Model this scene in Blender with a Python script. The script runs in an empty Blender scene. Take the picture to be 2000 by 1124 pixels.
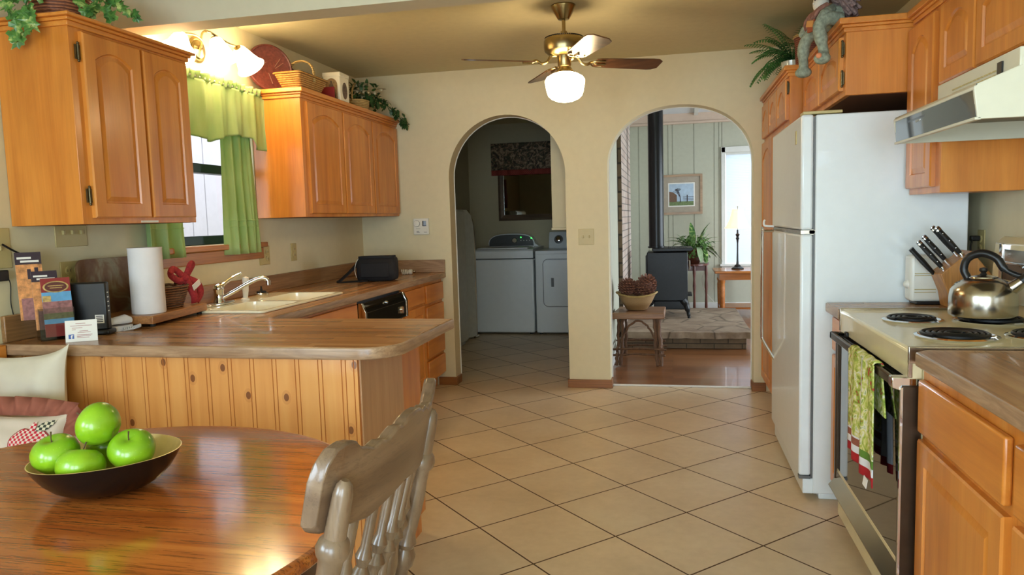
import bpy, bmesh, math, random
from mathutils import Vector, Matrix
from mathutils.geometry import tessellate_polygon
random.seed(7)
PI = math.pi
sc = bpy.context.scene
COL = sc.collection

# ------------------------------------------------------------------ materials
def s2l(c):
    return tuple(((v/255)/12.92 if v/255 <= .04045 else ((v/255+.055)/1.055)**2.4) for v in c) + (1,)

class NT:
    def __init__(s, name):
        s.m = bpy.data.materials.new(name); s.m.use_nodes = True
        s.t = s.m.node_tree; s.n = s.t.nodes; s.l = s.t.links
        s.b = s.n['Principled BSDF']
    def N(s, kind, **kw):
        n = s.n.new(kind)
        for k, v in kw.items():
            if k == 'i':
                for a, b in v.items(): n.inputs[a].default_value = b
            else: setattr(n, k, v)
        return n
    def L(s, a, b): s.l.new(a, b)
    def coord(s, scale=(1,1,1), rot=(0,0,0), src='Object', loc=(0,0,0)):
        tc = s.N('ShaderNodeTexCoord'); mp = s.N('ShaderNodeMapping')
        mp.inputs['Scale'].default_value = scale; mp.inputs['Rotation'].default_value = rot
        mp.inputs['Location'].default_value = loc
        s.L(tc.outputs[src], mp.inputs['Vector']); return mp.outputs['Vector']
    def noise(s, vec, scale=5, detail=4, rough=.55, dist=0):
        n = s.N('ShaderNodeTexNoise', i={'Scale': scale, 'Detail': detail, 'Roughness': rough, 'Distortion': dist})
        s.L(vec, n.inputs['Vector']); return n.outputs['Fac']
    def ramp(s, fac, stops):
        r = s.N('ShaderNodeValToRGB'); e = r.color_ramp.elements
        while len(e) < len(stops): e.new(.5)
        for q, (p, c) in zip(e, stops): q.position = p; q.color = c if len(c) == 4 else s2l(c)
        s.L(fac, r.inputs['Fac']); return r.outputs['Color']
    def mix(s, fac, a, b, mode='MIX'):
        m = s.N('ShaderNodeMix', data_type='RGBA', blend_type=mode)
        for i, v in ((0, fac), (6, a), (7, b)):
            if hasattr(v, 'links'): s.L(v, m.inputs[i])
            else: m.inputs[i].default_value = v
        return m.outputs[2]
    def math(s, op, a, b=None, c=None):
        m = s.N('ShaderNodeMath', operation=op)
        for i, v in enumerate((a, b, c)):
            if v is None: continue
            if hasattr(v, 'links'): s.L(v, m.inputs[i])
            else: m.inputs[i].default_value = v
        return m.outputs[0]
    def bump(s, h, strength=.2, dist=.002):
        b = s.N('ShaderNodeBump', i={'Strength': strength, 'Distance': dist})
        s.L(h, b.inputs['Height']); s.L(b.outputs['Normal'], s.b.inputs['Normal'])
    def color(s, c):
        if hasattr(c, 'links'): s.L(c, s.b.inputs['Base Color'])
        else: s.b.inputs['Base Color'].default_value = c if len(c) == 4 else s2l(c)
    def set(s, **kw):
        for k, v in kw.items(): s.b.inputs[k.replace('_', ' ')].default_value = v
        return s

def plain(name, c, rough=.5, metal=0, var=.06, vs=20, coat=0, bump=0, bs=200, sss=0, alpha=1, trans=0, emit=None, es=0):
    t = NT(name)
    v = t.coord()
    n = t.noise(v, vs, 3)
    base = s2l(c)
    dk = tuple(max(0, x*(1-var)) for x in base[:3])+(1,); lt = tuple(min(1, x*(1+var)) for x in base[:3])+(1,)
    t.color(t.ramp(n, [(.3, dk), (.7, lt)]))
    t.set(Roughness=rough, Metallic=metal, Coat_Weight=coat)
    if trans: t.set(Transmission_Weight=trans, IOR=1.45)
    if bump: t.bump(t.noise(v, bs, 3), bump, .001)
    if emit: t.b.inputs['Emission Color'].default_value = s2l(emit); t.set(Emission_Strength=es)
    return t.m

def wood(name, c1, c2, c3=None, axis='Z', scale=7, stretch=14, rough=.38, coat=.15, dist=.6, fine=.25, seed=0, bump=.05, mott=0):
    t = NT(name)
    ix = 'XYZ'.index(axis); sv = [1, 1, 1]; sv[ix] = 1/stretch
    v = t.coord(tuple(scale*x for x in sv), loc=(seed, seed*1.7, seed*.6))
    n = t.noise(v, 1.6, 5, .6, dist)
    st = [(.28, c1), (.55, c2)]
    if c3: st.append((.8, c3))
    col = t.ramp(n, st)
    sv2 = [1, 1, 1]; sv2[ix] = 1/40
    f = t.noise(t.coord(tuple(160*x for x in sv2)), 1, 3, .6)
    fr = t.ramp(f, [(.35, (1-fine, 1-fine, 1-fine, 1)), (.6, (1, 1, 1, 1))])
    col = t.mix(1.0, col, fr, 'MULTIPLY')
    if mott:
        g = t.ramp(t.noise(t.coord((9, 9, 4)), 1, 2), [(.3, (1-mott, 1-mott, 1-mott, 1)), (.7, (1, 1, 1, 1))])
        col = t.mix(1.0, col, g, 'MULTIPLY')
    t.color(col); t.set(Roughness=rough, Coat_Weight=coat, Coat_Roughness=.2)
    if bump: t.bump(f, bump, .0006)
    return t.m

def emis(name, c, st):
    t = NT(name); t.color((c[0], c[1], c[2]) if False else c); t.b.inputs['Emission Color'].default_value = s2l(c)
    t.set(Emission_Strength=st, Roughness=.3); return t.m

M = {}
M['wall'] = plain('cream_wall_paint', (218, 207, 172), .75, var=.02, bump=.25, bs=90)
M['ceiling'] = plain('cream_ceiling_paint', (208, 198, 158), .85, var=.03, bump=.4, bs=60)
M['lwall'] = plain('living_wall_paint', (186, 186, 168), .65, var=.03)
M['lceil'] = plain('living_ceiling_paint', (222, 226, 232), .7, var=.02)
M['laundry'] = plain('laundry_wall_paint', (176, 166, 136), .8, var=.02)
M['beam'] = plain('beam_paint', (205, 196, 170), .75, var=.02, bump=.2, bs=90)
M['whitepaint'] = plain('white_trim_paint', (226, 226, 222), .45, var=.02)
M['crownpink'] = plain('pale_rose_crown_paint', (214, 190, 172), .5, var=.03)
CA = ((196, 112, 36), (220, 138, 54), (232, 158, 72))
M['cab'] = wood('honey_cabinet_wood', *CA, axis='Z', rough=.33, coat=.25, fine=.06, mott=.14)
M['cabY'] = wood('honey_cabinet_wood_lengthwise', *CA, axis='Y', rough=.33, coat=.25, fine=.06, mott=.10)
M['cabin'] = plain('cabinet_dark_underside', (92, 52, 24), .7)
M['trimwood'] = wood('baseboard_wood', (120, 72, 30), (152, 96, 44), (170, 112, 58), axis='X', rough=.4)
M['sillwood'] = wood('window_sill_wood', (150, 88, 36), (182, 116, 54), (196, 132, 70), axis='Y', rough=.35)
M['brass'] = plain('antique_brass', (160, 142, 100), .28, 1, var=.12, vs=8)
M['chrome'] = plain('polished_chrome', (220, 222, 226), .08, 1, var=.02)
M['steel'] = plain('brushed_stainless_steel', (186, 178, 166), .2, 1, var=.08, vs=6)
M['hinge'] = plain('aged_metal_hinge', (96, 84, 60), .4, .9, var=.2, vs=60)
M['white_app'] = plain('white_appliance_enamel', (226, 230, 230), .32, var=.015, coat=.3, bump=.04, bs=300)
M['bisque'] = plain('bisque_appliance_enamel', (226, 212, 170), .25, var=.02, coat=.4)
M['hoodpaint'] = plain('almond_hood_enamel', (214, 210, 190), .35, var=.02)
M['bisque_plastic'] = plain('ivory_plastic', (190, 172, 116), .4, var=.03)
M['white_plastic'] = plain('white_plastic', (226, 224, 214), .35, var=.02)
M['white_ceramic'] = plain('cream_sink_enamel', (244, 236, 208), .15, var=.01, coat=.5)
M['black_gloss'] = plain('black_glass', (14, 12, 10), .04, var=.1, coat=.5)
M['black_plastic'] = plain('black_plastic', (22, 21, 22), .35, var=.1)
M['black_fabric'] = plain('black_nylon_fabric', (16, 15, 20), .75, var=.2, vs=60, bump=.3, bs=400)
M['brown_metal'] = plain('brown_anodised_metal', (74, 58, 44), .3, .7, var=.1)
M['iron'] = plain('black_cast_iron', (22, 23, 25), .42, .3, var=.2, vs=40, bump=.1)
M['pipe'] = plain('black_stove_pipe', (16, 16, 18), .3, .4, var=.1)
M['rubber'] = plain('black_rubber', (18, 17, 16), .7)
M['grey_plastic'] = plain('grey_plastic', (98, 98, 96), .4, var=.05)
M['green_light'] = emis('green_indicator_light', (60, 255, 90), 2.5)
M['paper'] = plain('white_paper', (236, 232, 226), .8, var=.01)
M['ink'] = plain('dark_ink', (60, 54, 60), .8)
M['redink'] = plain('red_ink', (150, 34, 34), .6)
M['blueink'] = plain('blue_ink', (50, 84, 150), .6)
M['towelpaper'] = plain('quilted_paper_towel', (238, 232, 230), .9, var=.02, bump=.5, bs=120)
M['apple'] = None
M['leaf'] = plain('green_leaf', (92, 128, 62), .45, var=.45, vs=30)
M['leaf_dark'] = plain('dark_green_leaf', (56, 90, 44), .5, var=.5, vs=30)
M['fern'] = plain('fern_green', (84, 140, 70), .55, var=.45, vs=25)
M['ivy'] = None
M['petal'] = plain('cream_petals', (206, 196, 160), .7, var=.15, vs=40)
M['stem'] = plain('brown_stem', (84, 62, 34), .7)
M['terracotta'] = plain('brown_glazed_pot', (82, 40, 26), .3, var=.2)
M['cream_fabric'] = plain('cream_cotton_fabric', (216, 208, 190), .9, var=.05, vs=8, bump=.3, bs=300)
M['rose_fabric'] = plain('dusty_rose_cotton_fabric', (150, 88, 70), .9, var=.1, vs=20, bump=.3, bs=300)
M['mirror'] = plain('mirror_glass', (200, 205, 200), .03, 1, var=.01)
M['phone'] = plain('white_telephone_plastic', (222, 222, 228), .3, var=.01)

def t_apple():
    t = NT('green_apple_skin'); v = t.coord()
    n = t.noise(v, 9, 4); col = t.ramp(n, [(.3, (98, 150, 14)), (.7, (140, 182, 30))])
    vo = t.N('ShaderNodeTexVoronoi', i={'Scale': 130.}); t.L(v, vo.inputs['Vector'])
    d = t.ramp(vo.outputs['Distance'], [(.08, (.75, .8, .35, 1)), (.16, (0, 0, 0, 1))])
    t.color(t.mix(.12, col, d, 'ADD')); t.set(Roughness=.28, Coat_Weight=.3, Subsurface_Weight=.12, Subsurface_Scale=.01)
    t.b.inputs['Subsurface Radius'].default_value = (.6, 1, .2); return t.m
M['apple'] = t_apple()

def t_ivy():
    t = NT('variegated_ivy_leaf'); v = t.coord()
    t.color(t.ramp(t.noise(v, 28, 4, .6), [(.35, (48, 92, 42)), (.52, (84, 132, 58)), (.66, (190, 204, 124))]))
    t.set(Roughness=.35); return t.m
M['ivy'] = t_ivy()

def t_tile():
    # square ceramic tiles of 41 cm laid diagonally
    t = NT('diagonal_ceramic_floor_tile')
    tc = t.N('ShaderNodeTexCoord'); mp = t.N('ShaderNodeMapping', vector_type='TEXTURE')
    mp.inputs['Location'].default_value = (-.236, 3.482, 0); mp.inputs['Rotation'].default_value = (0, 0, PI/4)
    a = .2885*math.sqrt(2); mp.inputs['Scale'].default_value = (a, a, 1)
    t.L(tc.outputs['Object'], mp.inputs['Vector'])
    sx = t.N('ShaderNodeSeparateXYZ'); t.L(mp.outputs['Vector'], sx.inputs[0])
    def edge(o):
        f = t.math('FRACT', o); g = t.math('SUBTRACT', f, .5); g = t.math('ABSOLUTE', g); return g
    m = t.math('MAXIMUM', edge(sx.outputs[0]), edge(sx.outputs[1]))
    grout = t.math('GREATER_THAN', m, .4915)
    fx = t.math('FLOOR', sx.outputs[0]); fy = t.math('FLOOR', sx.outputs[1])
    cb = t.N('ShaderNodeCombineXYZ'); t.L(fx, cb.inputs[0]); t.L(fy, cb.inputs[1])
    wn = t.N('ShaderNodeTexWhiteNoise', noise_dimensions='3D'); t.L(cb.outputs[0], wn.inputs['Vector'])
    v = t.coord()
    n = t.noise(v, 2.2, 6, .65); n2 = t.noise(v, 26, 4)
    c = t.ramp(n, [(.32, (206, 184, 152)), (.5, (220, 198, 166)), (.72, (230, 212, 182))])
    c = t.mix(.25, c, t.ramp(n2, [(.3, (204, 180, 148)), (.7, (232, 212, 182))]))
    tint = t.ramp(wn.outputs['Value'], [(0, (.9, .9, .9, 1)), (1, (1.0, .985, .96, 1))])
    c = t.mix(1., c, tint, 'MULTIPLY')
    c = t.mix(grout, c, s2l((84, 58, 36)))
    t.color(c)
    rr = t.math('MULTIPLY_ADD', grout, .5, .3); rr = t.math('MULTIPLY_ADD', n2, .12, rr); t.L(rr, t.b.inputs['Roughness'])
    h = t.math('SUBTRACT', t.math('MULTIPLY', n, .15), grout); t.bump(h, .35, .002)
    t.set(Coat_Weight=.0)
    return t.m
M['tile'] = t_tile()

def t_floorwood():
    t = NT('oak_strip_floor'); v = t.coord((1, 1, 1))
    br = t.N('ShaderNodeTexBrick', offset=.37, i={'Scale': 1., 'Mortar Size': .0012, 'Brick Width': 1.1, 'Row Height': .083, 'Bias': 0.})
    br.inputs['Color1'].default_value = s2l((122, 74, 40)); br.inputs['Color2'].default_value = s2l((150, 96, 56)); br.inputs['Mortar'].default_value = s2l((60, 34, 18))
    t.L(v, br.inputs['Vector'])
    g = t.noise(t.coord((3, 90, 3)), 1, 4)
    t.color(t.mix(1., br.outputs['Color'], t.ramp(g, [(.35, (.75, .75, .75, 1)), (.6, (1, 1, 1, 1))]), 'MULTIPLY'))
    t.set(Roughness=.28, Coat_Weight=.2); return t.m
M['oakfloor'] = t_floorwood()

def t_counter(name, ax):
    # butcher-block laminate: narrow strips running along one axis
    t = NT(name); v = t.coord()
    sx = t.N('ShaderNodeSeparateXYZ'); t.L(v, sx.inputs[0])
    cross = sx.outputs[0 if ax == 'Y' else 1]; along = sx.outputs[1 if ax == 'Y' else 0]
    row = t.math('FLOOR', t.math('MULTIPLY', cross, 26.))
    wn0 = t.N('ShaderNodeTexWhiteNoise', noise_dimensions='1D'); t.L(row, wn0.inputs['W'])
    al = t.math('FLOOR', t.math('ADD', t.math('MULTIPLY', along, 2.6), t.math('MULTIPLY', wn0.outputs['Value'], 7.)))
    cb = t.N('ShaderNodeCombineXYZ'); t.L(row, cb.inputs[0]); t.L(al, cb.inputs[1])
    wn = t.N('ShaderNodeTexWhiteNoise', noise_dimensions='3D'); t.L(cb.outputs[0], wn.inputs['Vector'])
    base = t.ramp(wn.outputs['Value'], [(0, (158, 112, 70)), (.5, (172, 126, 82)), (1, (186, 142, 96))])
    s = (70, 3, 70) if ax == 'Y' else (3, 70, 70)
    g = t.noise(t.coord(s), 1, 5, .65)
    t.color(t.mix(1., base, t.ramp(g, [(.3, (.74, .70, .66, 1)), (.6, (1, 1, 1, 1))]), 'MULTIPLY'))
    t.set(Roughness=.27, Coat_Weight=.1); return t.m
M['counterY'] = t_counter('butcher_block_laminate_lengthwise', 'Y')
M['counterX'] = t_counter('butcher_block_laminate_crosswise', 'X')
M['edge'] = wood('laminate_edge_woodgrain', (140, 106, 78), (172, 138, 106), (192, 160, 126), axis='X', scale=16, stretch=7, rough=.32, dist=2.2, fine=.2)
M['edgeY'] = wood('laminate_edge_woodgrain_lengthwise', (140, 106, 78), (172, 138, 106), (192, 160, 126), axis='Y', scale=16, stretch=7, rough=.32, dist=2.2, fine=.2)
M['splash'] = wood('laminate_backsplash_woodgrain', (128, 90, 54), (158, 116, 74), (176, 134, 90), axis='Y', scale=12, stretch=10, rough=.35)

def t_pine():
    t = NT('knotty_pine_boards'); 
    n = t.noise(t.coord((14, 14, .9)), 1.3, 4, .5, .8)
    c = t.ramp(n, [(.25, (206, 136, 68)), (.52, (220, 154, 84)), (.78, (228, 168, 98))])
    vo = t.N('ShaderNodeTexVoronoi', voronoi_dimensions='2D', i={'Scale': 1., 'Randomness': 1.}); sxk = t.N('ShaderNodeSeparateXYZ'); t.L(t.coord((8, 1, 5.6)), sxk.inputs[0]); cbk = t.N('ShaderNodeCombineXYZ'); t.L(sxk.outputs[0], cbk.inputs[0]); t.L(sxk.outputs[2], cbk.inputs[1]); t.L(cbk.outputs[0], vo.inputs['Vector'])
    sc_ = t.N('ShaderNodeSeparateColor'); t.L(vo.outputs['Color'], sc_.inputs[0])
    pick = t.math('GREATER_THAN', sc_.outputs[0], .45)
    k = t.math('MULTIPLY', t.math('LESS_THAN', vo.outputs['Distance'], .075), pick)
    halo = t.math('MULTIPLY', t.math('LESS_THAN', vo.outputs['Distance'], .14), pick)
    c = t.mix(t.math('MULTIPLY', halo, .18), c, s2l((150, 70, 26)))
    c = t.mix(t.math('MULTIPLY', k, .8), c, s2l((92, 40, 16)))
    t.color(c); t.set(Roughness=.35, Coat_Weight=.3, Coat_Roughness=.25); return t.m
M['pine'] = t_pine()
M['endpanel'] = wood('birch_end_panel', (182, 136, 96), (200, 156, 116), (212, 170, 130), axis='Z', scale=6, fine=.1, rough=.45)
M['groove'] = plain('pine_groove_dark', (194, 122, 62), .5)

def t_oak(name, a, b, c, axis='X', rough=.16, dark=(60, 26, 10), coat=.5, dk=.55):
    t = NT(name); ix = 'XYZ'.index(axis); sv = [1, 1, 1]; sv[ix] = .07
    v = t.coord(tuple(sv))
    n = t.noise(v, 9, 6, .6, 1.5)
    col = t.ramp(n, [(.3, a), (.5, b), (.72, c)])
    sv2 = [1, 1, 1]; sv2[ix] = .035
    g = t.noise(t.coord(tuple(220*x for x in sv2)), 1, 4, .7)
    w = t.noise(v, 26, 5, .7, 2.)
    gr = t.math('MULTIPLY', t.math('LESS_THAN', g, .47), t.math('GREATER_THAN', w, .5))
    col = t.mix(t.math('MULTIPLY', gr, dk), col, s2l(dark))
    t.color(col); t.set(Roughness=rough, Coat_Weight=coat, Coat_Roughness=.1); t.bump(g, .06, .0008); return t.m
M['oak'] = t_oak('glossy_oak_tabletop', (138, 68, 26), (170, 92, 38), (196, 118, 52))
M['oakdark'] = t_oak('dark_oak_apron', (60, 26, 10), (84, 38, 16), (104, 50, 22), rough=.3)
M['chairwood'] = t_oak('aged_oak_chair_wood', (84, 62, 46), (106, 82, 62), (126, 102, 80), axis='Y', rough=.32, dark=(46, 28, 18), coat=.25, dk=.22)
M['chairturn'] = t_oak('aged_oak_turned_wood', (94, 74, 56), (114, 92, 72), (132, 110, 90), axis='Z', rough=.3, dark=(56, 36, 24), coat=.25, dk=.2)
M['boardwood'] = wood('cutting_board_wood', (140, 84, 42), (180, 122, 70), (202, 150, 98), axis='Y', scale=10, rough=.4)
M['blockwood'] = wood('knife_block_wood', (158, 100, 46), (190, 132, 70), (206, 150, 88), axis='Z', scale=12, rough=.4)
M['stoolwood'] = wood('weathered_stool_plank', (120, 80, 52), (146, 104, 70), (164, 122, 86), axis='X', scale=8, rough=.5)
M['twig'] = wood('twig_stick_bark', (78, 50, 32), (108, 74, 48), (130, 94, 66), axis='Z', scale=20, rough=.7)
M['tablewood'] = wood('orange_oak_end_table', (160, 88, 34), (188, 112, 48), (204, 134, 64), axis='X', scale=7, rough=.25)
M['darktable'] = plain('dark_mahogany', (88, 40, 26), .3, var=.2)
M['wicker'] = None

def t_wicker(name, a, b, sc1=90, sc2=26):
    t = NT(name); v = t.coord()
    w = t.N('ShaderNodeTexWave', wave_type='BANDS', bands_direction='Z', i={'Scale': sc1/6.28*2, 'Distortion': 1.2, 'Detail': 2.}); t.L(v, w.inputs['Vector'])
    n = t.noise(v, sc2*3, 2)
    h = t.math('MULTIPLY', w.outputs['Fac'], n)
    t.color(t.ramp(h, [(.1, a), (.45, b)])); t.set(Roughness=.6); t.bump(h, .8, .004); return t.m
M['wicker'] = t_wicker('woven_wicker', (132, 90, 34), (196, 152, 76))
M['wickerred'] = t_wicker('reddish_wicker', (96, 48, 28), (164, 100, 64))
M['wickerlight'] = t_wicker('pale_basket_weave', (150, 120, 66), (200, 172, 110))
M['twigweave'] = t_wicker('brown_twig_weave', (74, 44, 24), (140, 92, 54))
M['stone'] = None

def t_stone():
    t = NT('flagstone'); v = t.coord()
    n = t.noise(v, 4, 6, .65); c = t.ramp(n, [(.3, (118, 96, 78)), (.5, (146, 126, 106)), (.72, (172, 152, 130))])
    vo = t.N('ShaderNodeTexVoronoi', feature='DISTANCE_TO_EDGE', i={'Scale': 2.6}); t.L(v, vo.inputs['Vector'])
    cr = t.ramp(vo.outputs['Distance'], [(0, (.35, .33, .3, 1)), (.03, (1, 1, 1, 1))])
    t.color(t.mix(1., c, cr, 'MULTIPLY')); t.set(Roughness=.8); t.bump(n, .6, .01); return t.m
M['stone'] = t_stone()

def t_brick(name, c1, c2, mortar, bw, rh, axis_rot, ms=.012):
    t = NT(name)
    sx = t.N('ShaderNodeSeparateXYZ'); t.L(t.coord(), sx.inputs[0]); cb = t.N('ShaderNodeCombineXYZ')
    t.L(sx.outputs[1 if axis_rot == 'yz' else 0], cb.inputs[0]); t.L(sx.outputs[2], cb.inputs[1]); v = cb.outputs[0]
    br = t.N('ShaderNodeTexBrick', i={'Scale': 1., 'Mortar Size': ms, 'Brick Width': bw, 'Row Height': rh, 'Mortar Smooth': .3})
    br.inputs['Color1'].default_value = s2l(c1); br.inputs['Color2'].default_value = s2l(c2); br.inputs['Mortar'].default_value = s2l(mortar)
    t.L(v, br.inputs['Vector'])
    n = t.noise(t.coord(), 14, 5)
    t.color(t.mix(1., br.outputs['Color'], t.ramp(n, [(.3, (.7, .7, .7, 1)), (.7, (1, 1, 1, 1))]), 'MULTIPLY'))
    t.set(Roughness=.85); t.bump(br.outputs['Fac'], -.8, .012); return t.m
M['rockface'] = t_brick('rough_stone_courses', (98, 82, 62), (124, 104, 80), (58, 50, 40), .26, .14, 'xz')
M['brickside'] = t_brick('narrow_brick_courses', (196, 172, 158), (214, 198, 186), (128, 120, 114), .30, .068, 'yz', .006)

def t_curtain():
    t = NT('green_cotton_curtain'); v = t.coord()
    n = t.noise(t.coord((3, 3, 1)), 6, 3)
    t.color(t.ramp(n, [(.3, (176, 202, 132)), (.7, (192, 214, 150))])); t.set(Roughness=.85)
    tr = t.N('ShaderNodeBsdfTranslucent'); tr.inputs['Color'].default_value = s2l((120, 196, 110))
    mx = t.N('ShaderNodeMixShader'); mx.inputs[0].default_value = .35
    out = t.n['Material Output']; t.L(t.b.outputs[0], mx.inputs[1]); t.L(tr.outputs[0], mx.inputs[2]); t.L(mx.outputs[0], out.inputs[0])
    return t.m
M['curtain'] = t_curtain()

def t_floral():
    t = NT('dark_floral_cloth'); v = t.coord((6, 6, 6))
    n = t.noise(v, 2.2, 4, .6, 2.)
    t.color(t.ramp(n, [(.34, (60, 36, 32)), (.45, (70, 70, 50)), (.52, (120, 92, 70)), (.62, (160, 140, 112)), (.72, (84, 44, 36))]))
    t.set(Roughness=.9); return t.m
M['floral'] = t_floral()

def t_gingham(name, a, b, size):
    t = NT(name); ch = t.N('ShaderNodeTexChecker', i={'Scale': 1/size}); ch.inputs[1].default_value = s2l(a); ch.inputs[2].default_value = s2l(b)
    t.L(t.coord((1, .001, 1), loc=(0, .0005, 0)), ch.inputs['Vector']); t.color(ch.outputs['Color']); t.set(Roughness=.9); return t.m
M['gingham_red'] = t_gingham('red_gingham_cloth', (206, 44, 66), (232, 214, 204), .008)
M['gingham_green'] = t_gingham('dark_green_gingham_cloth', (60, 66, 58), (222, 214, 190), .009)
M['wornred'] = plain('dull_red_border_cloth', (120, 40, 32), .9)

def t_print():
    t = NT('green_printed_tea_towel'); v = t.coord((1, 1, 1))
    n = t.noise(v, 22, 4, .6, 1.6)
    c = t.ramp(n, [(.34, (186, 44, 50)), (.37, (120, 146, 50)), (.46, (186, 196, 92)), (.54, (222, 216, 150)), (.6, (232, 232, 214)), (.68, (140, 166, 60))])
    t.color(c); t.set(Roughness=.9); return t.m
M['teatowel'] = t_print()
M['redhem'] = plain('dark_red_hem_cloth', (170, 24, 34), .9)
M['whitehem'] = plain('white_band_cloth', (226, 228, 236), .9)
M['greenhem'] = plain('green_band_cloth', (96, 136, 50), .9)

def t_glass(name, c=(255, 255, 255), rough=.0):
    t = NT(name); out = t.n['Material Output']
    g = t.N('ShaderNodeBsdfGlossy'); g.inputs['Roughness'].default_value = .02
    tr = t.N('ShaderNodeBsdfTransparent'); tr.inputs['Color'].default_value = s2l(c)
    fr = t.N('ShaderNodeFresnel'); fr.inputs['IOR'].default_value = 1.45
    ge = t.N('ShaderNodeNewGeometry'); fc = t.math('MULTIPLY', fr.outputs[0], t.math('SUBTRACT', 1., ge.outputs['Backfacing']))
    mx = t.N('ShaderNodeMixShader'); t.L(fc, mx.inputs[0]); t.L(tr.outputs[0], mx.inputs[1]); t.L(g.outputs[0], mx.inputs[2]); t.L(mx.outputs[0], out.inputs[0])
    return t.m
M['glass'] = t_glass('window_glass')
M['acrylic'] = t_glass('clear_acrylic', (225, 225, 225))
M['darkgreen'] = plain('dark_green_window_frame', (20, 42, 44), .35, .2)
M['siding'] = plain('pale_board_siding', (196, 190, 198), .8, var=.03)
M['ground'] = plain('outdoor_ground', (120, 116, 96), .9, var=.2, vs=3)
M['globe'] = emis('lit_white_glass_globe', (255, 225, 176), 17.)
M['sconceglass'] = emis('lit_white_glass_shade', (255, 228, 182), 13.)
M['lampshade'] = emis('lit_cream_lampshade', (255, 226, 196), .55)
M['blind'] = None
def t_blind():
    t = NT('white_blind_slat'); t.color((232, 236, 240)); t.set(Roughness=.6)
    tr = t.N('ShaderNodeBsdfTranslucent'); tr.inputs['Color'].default_value = (.9, .93, 1, 1)
    mx = t.N('ShaderNodeMixShader'); mx.inputs[0].default_value = .3
    out = t.n['Material Output']; t.L(t.b.outputs[0], mx.inputs[1]); t.L(tr.outputs[0], mx.inputs[2]); t.L(mx.outputs[0], out.inputs[0]); return t.m
M['blind'] = t_blind()

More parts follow.
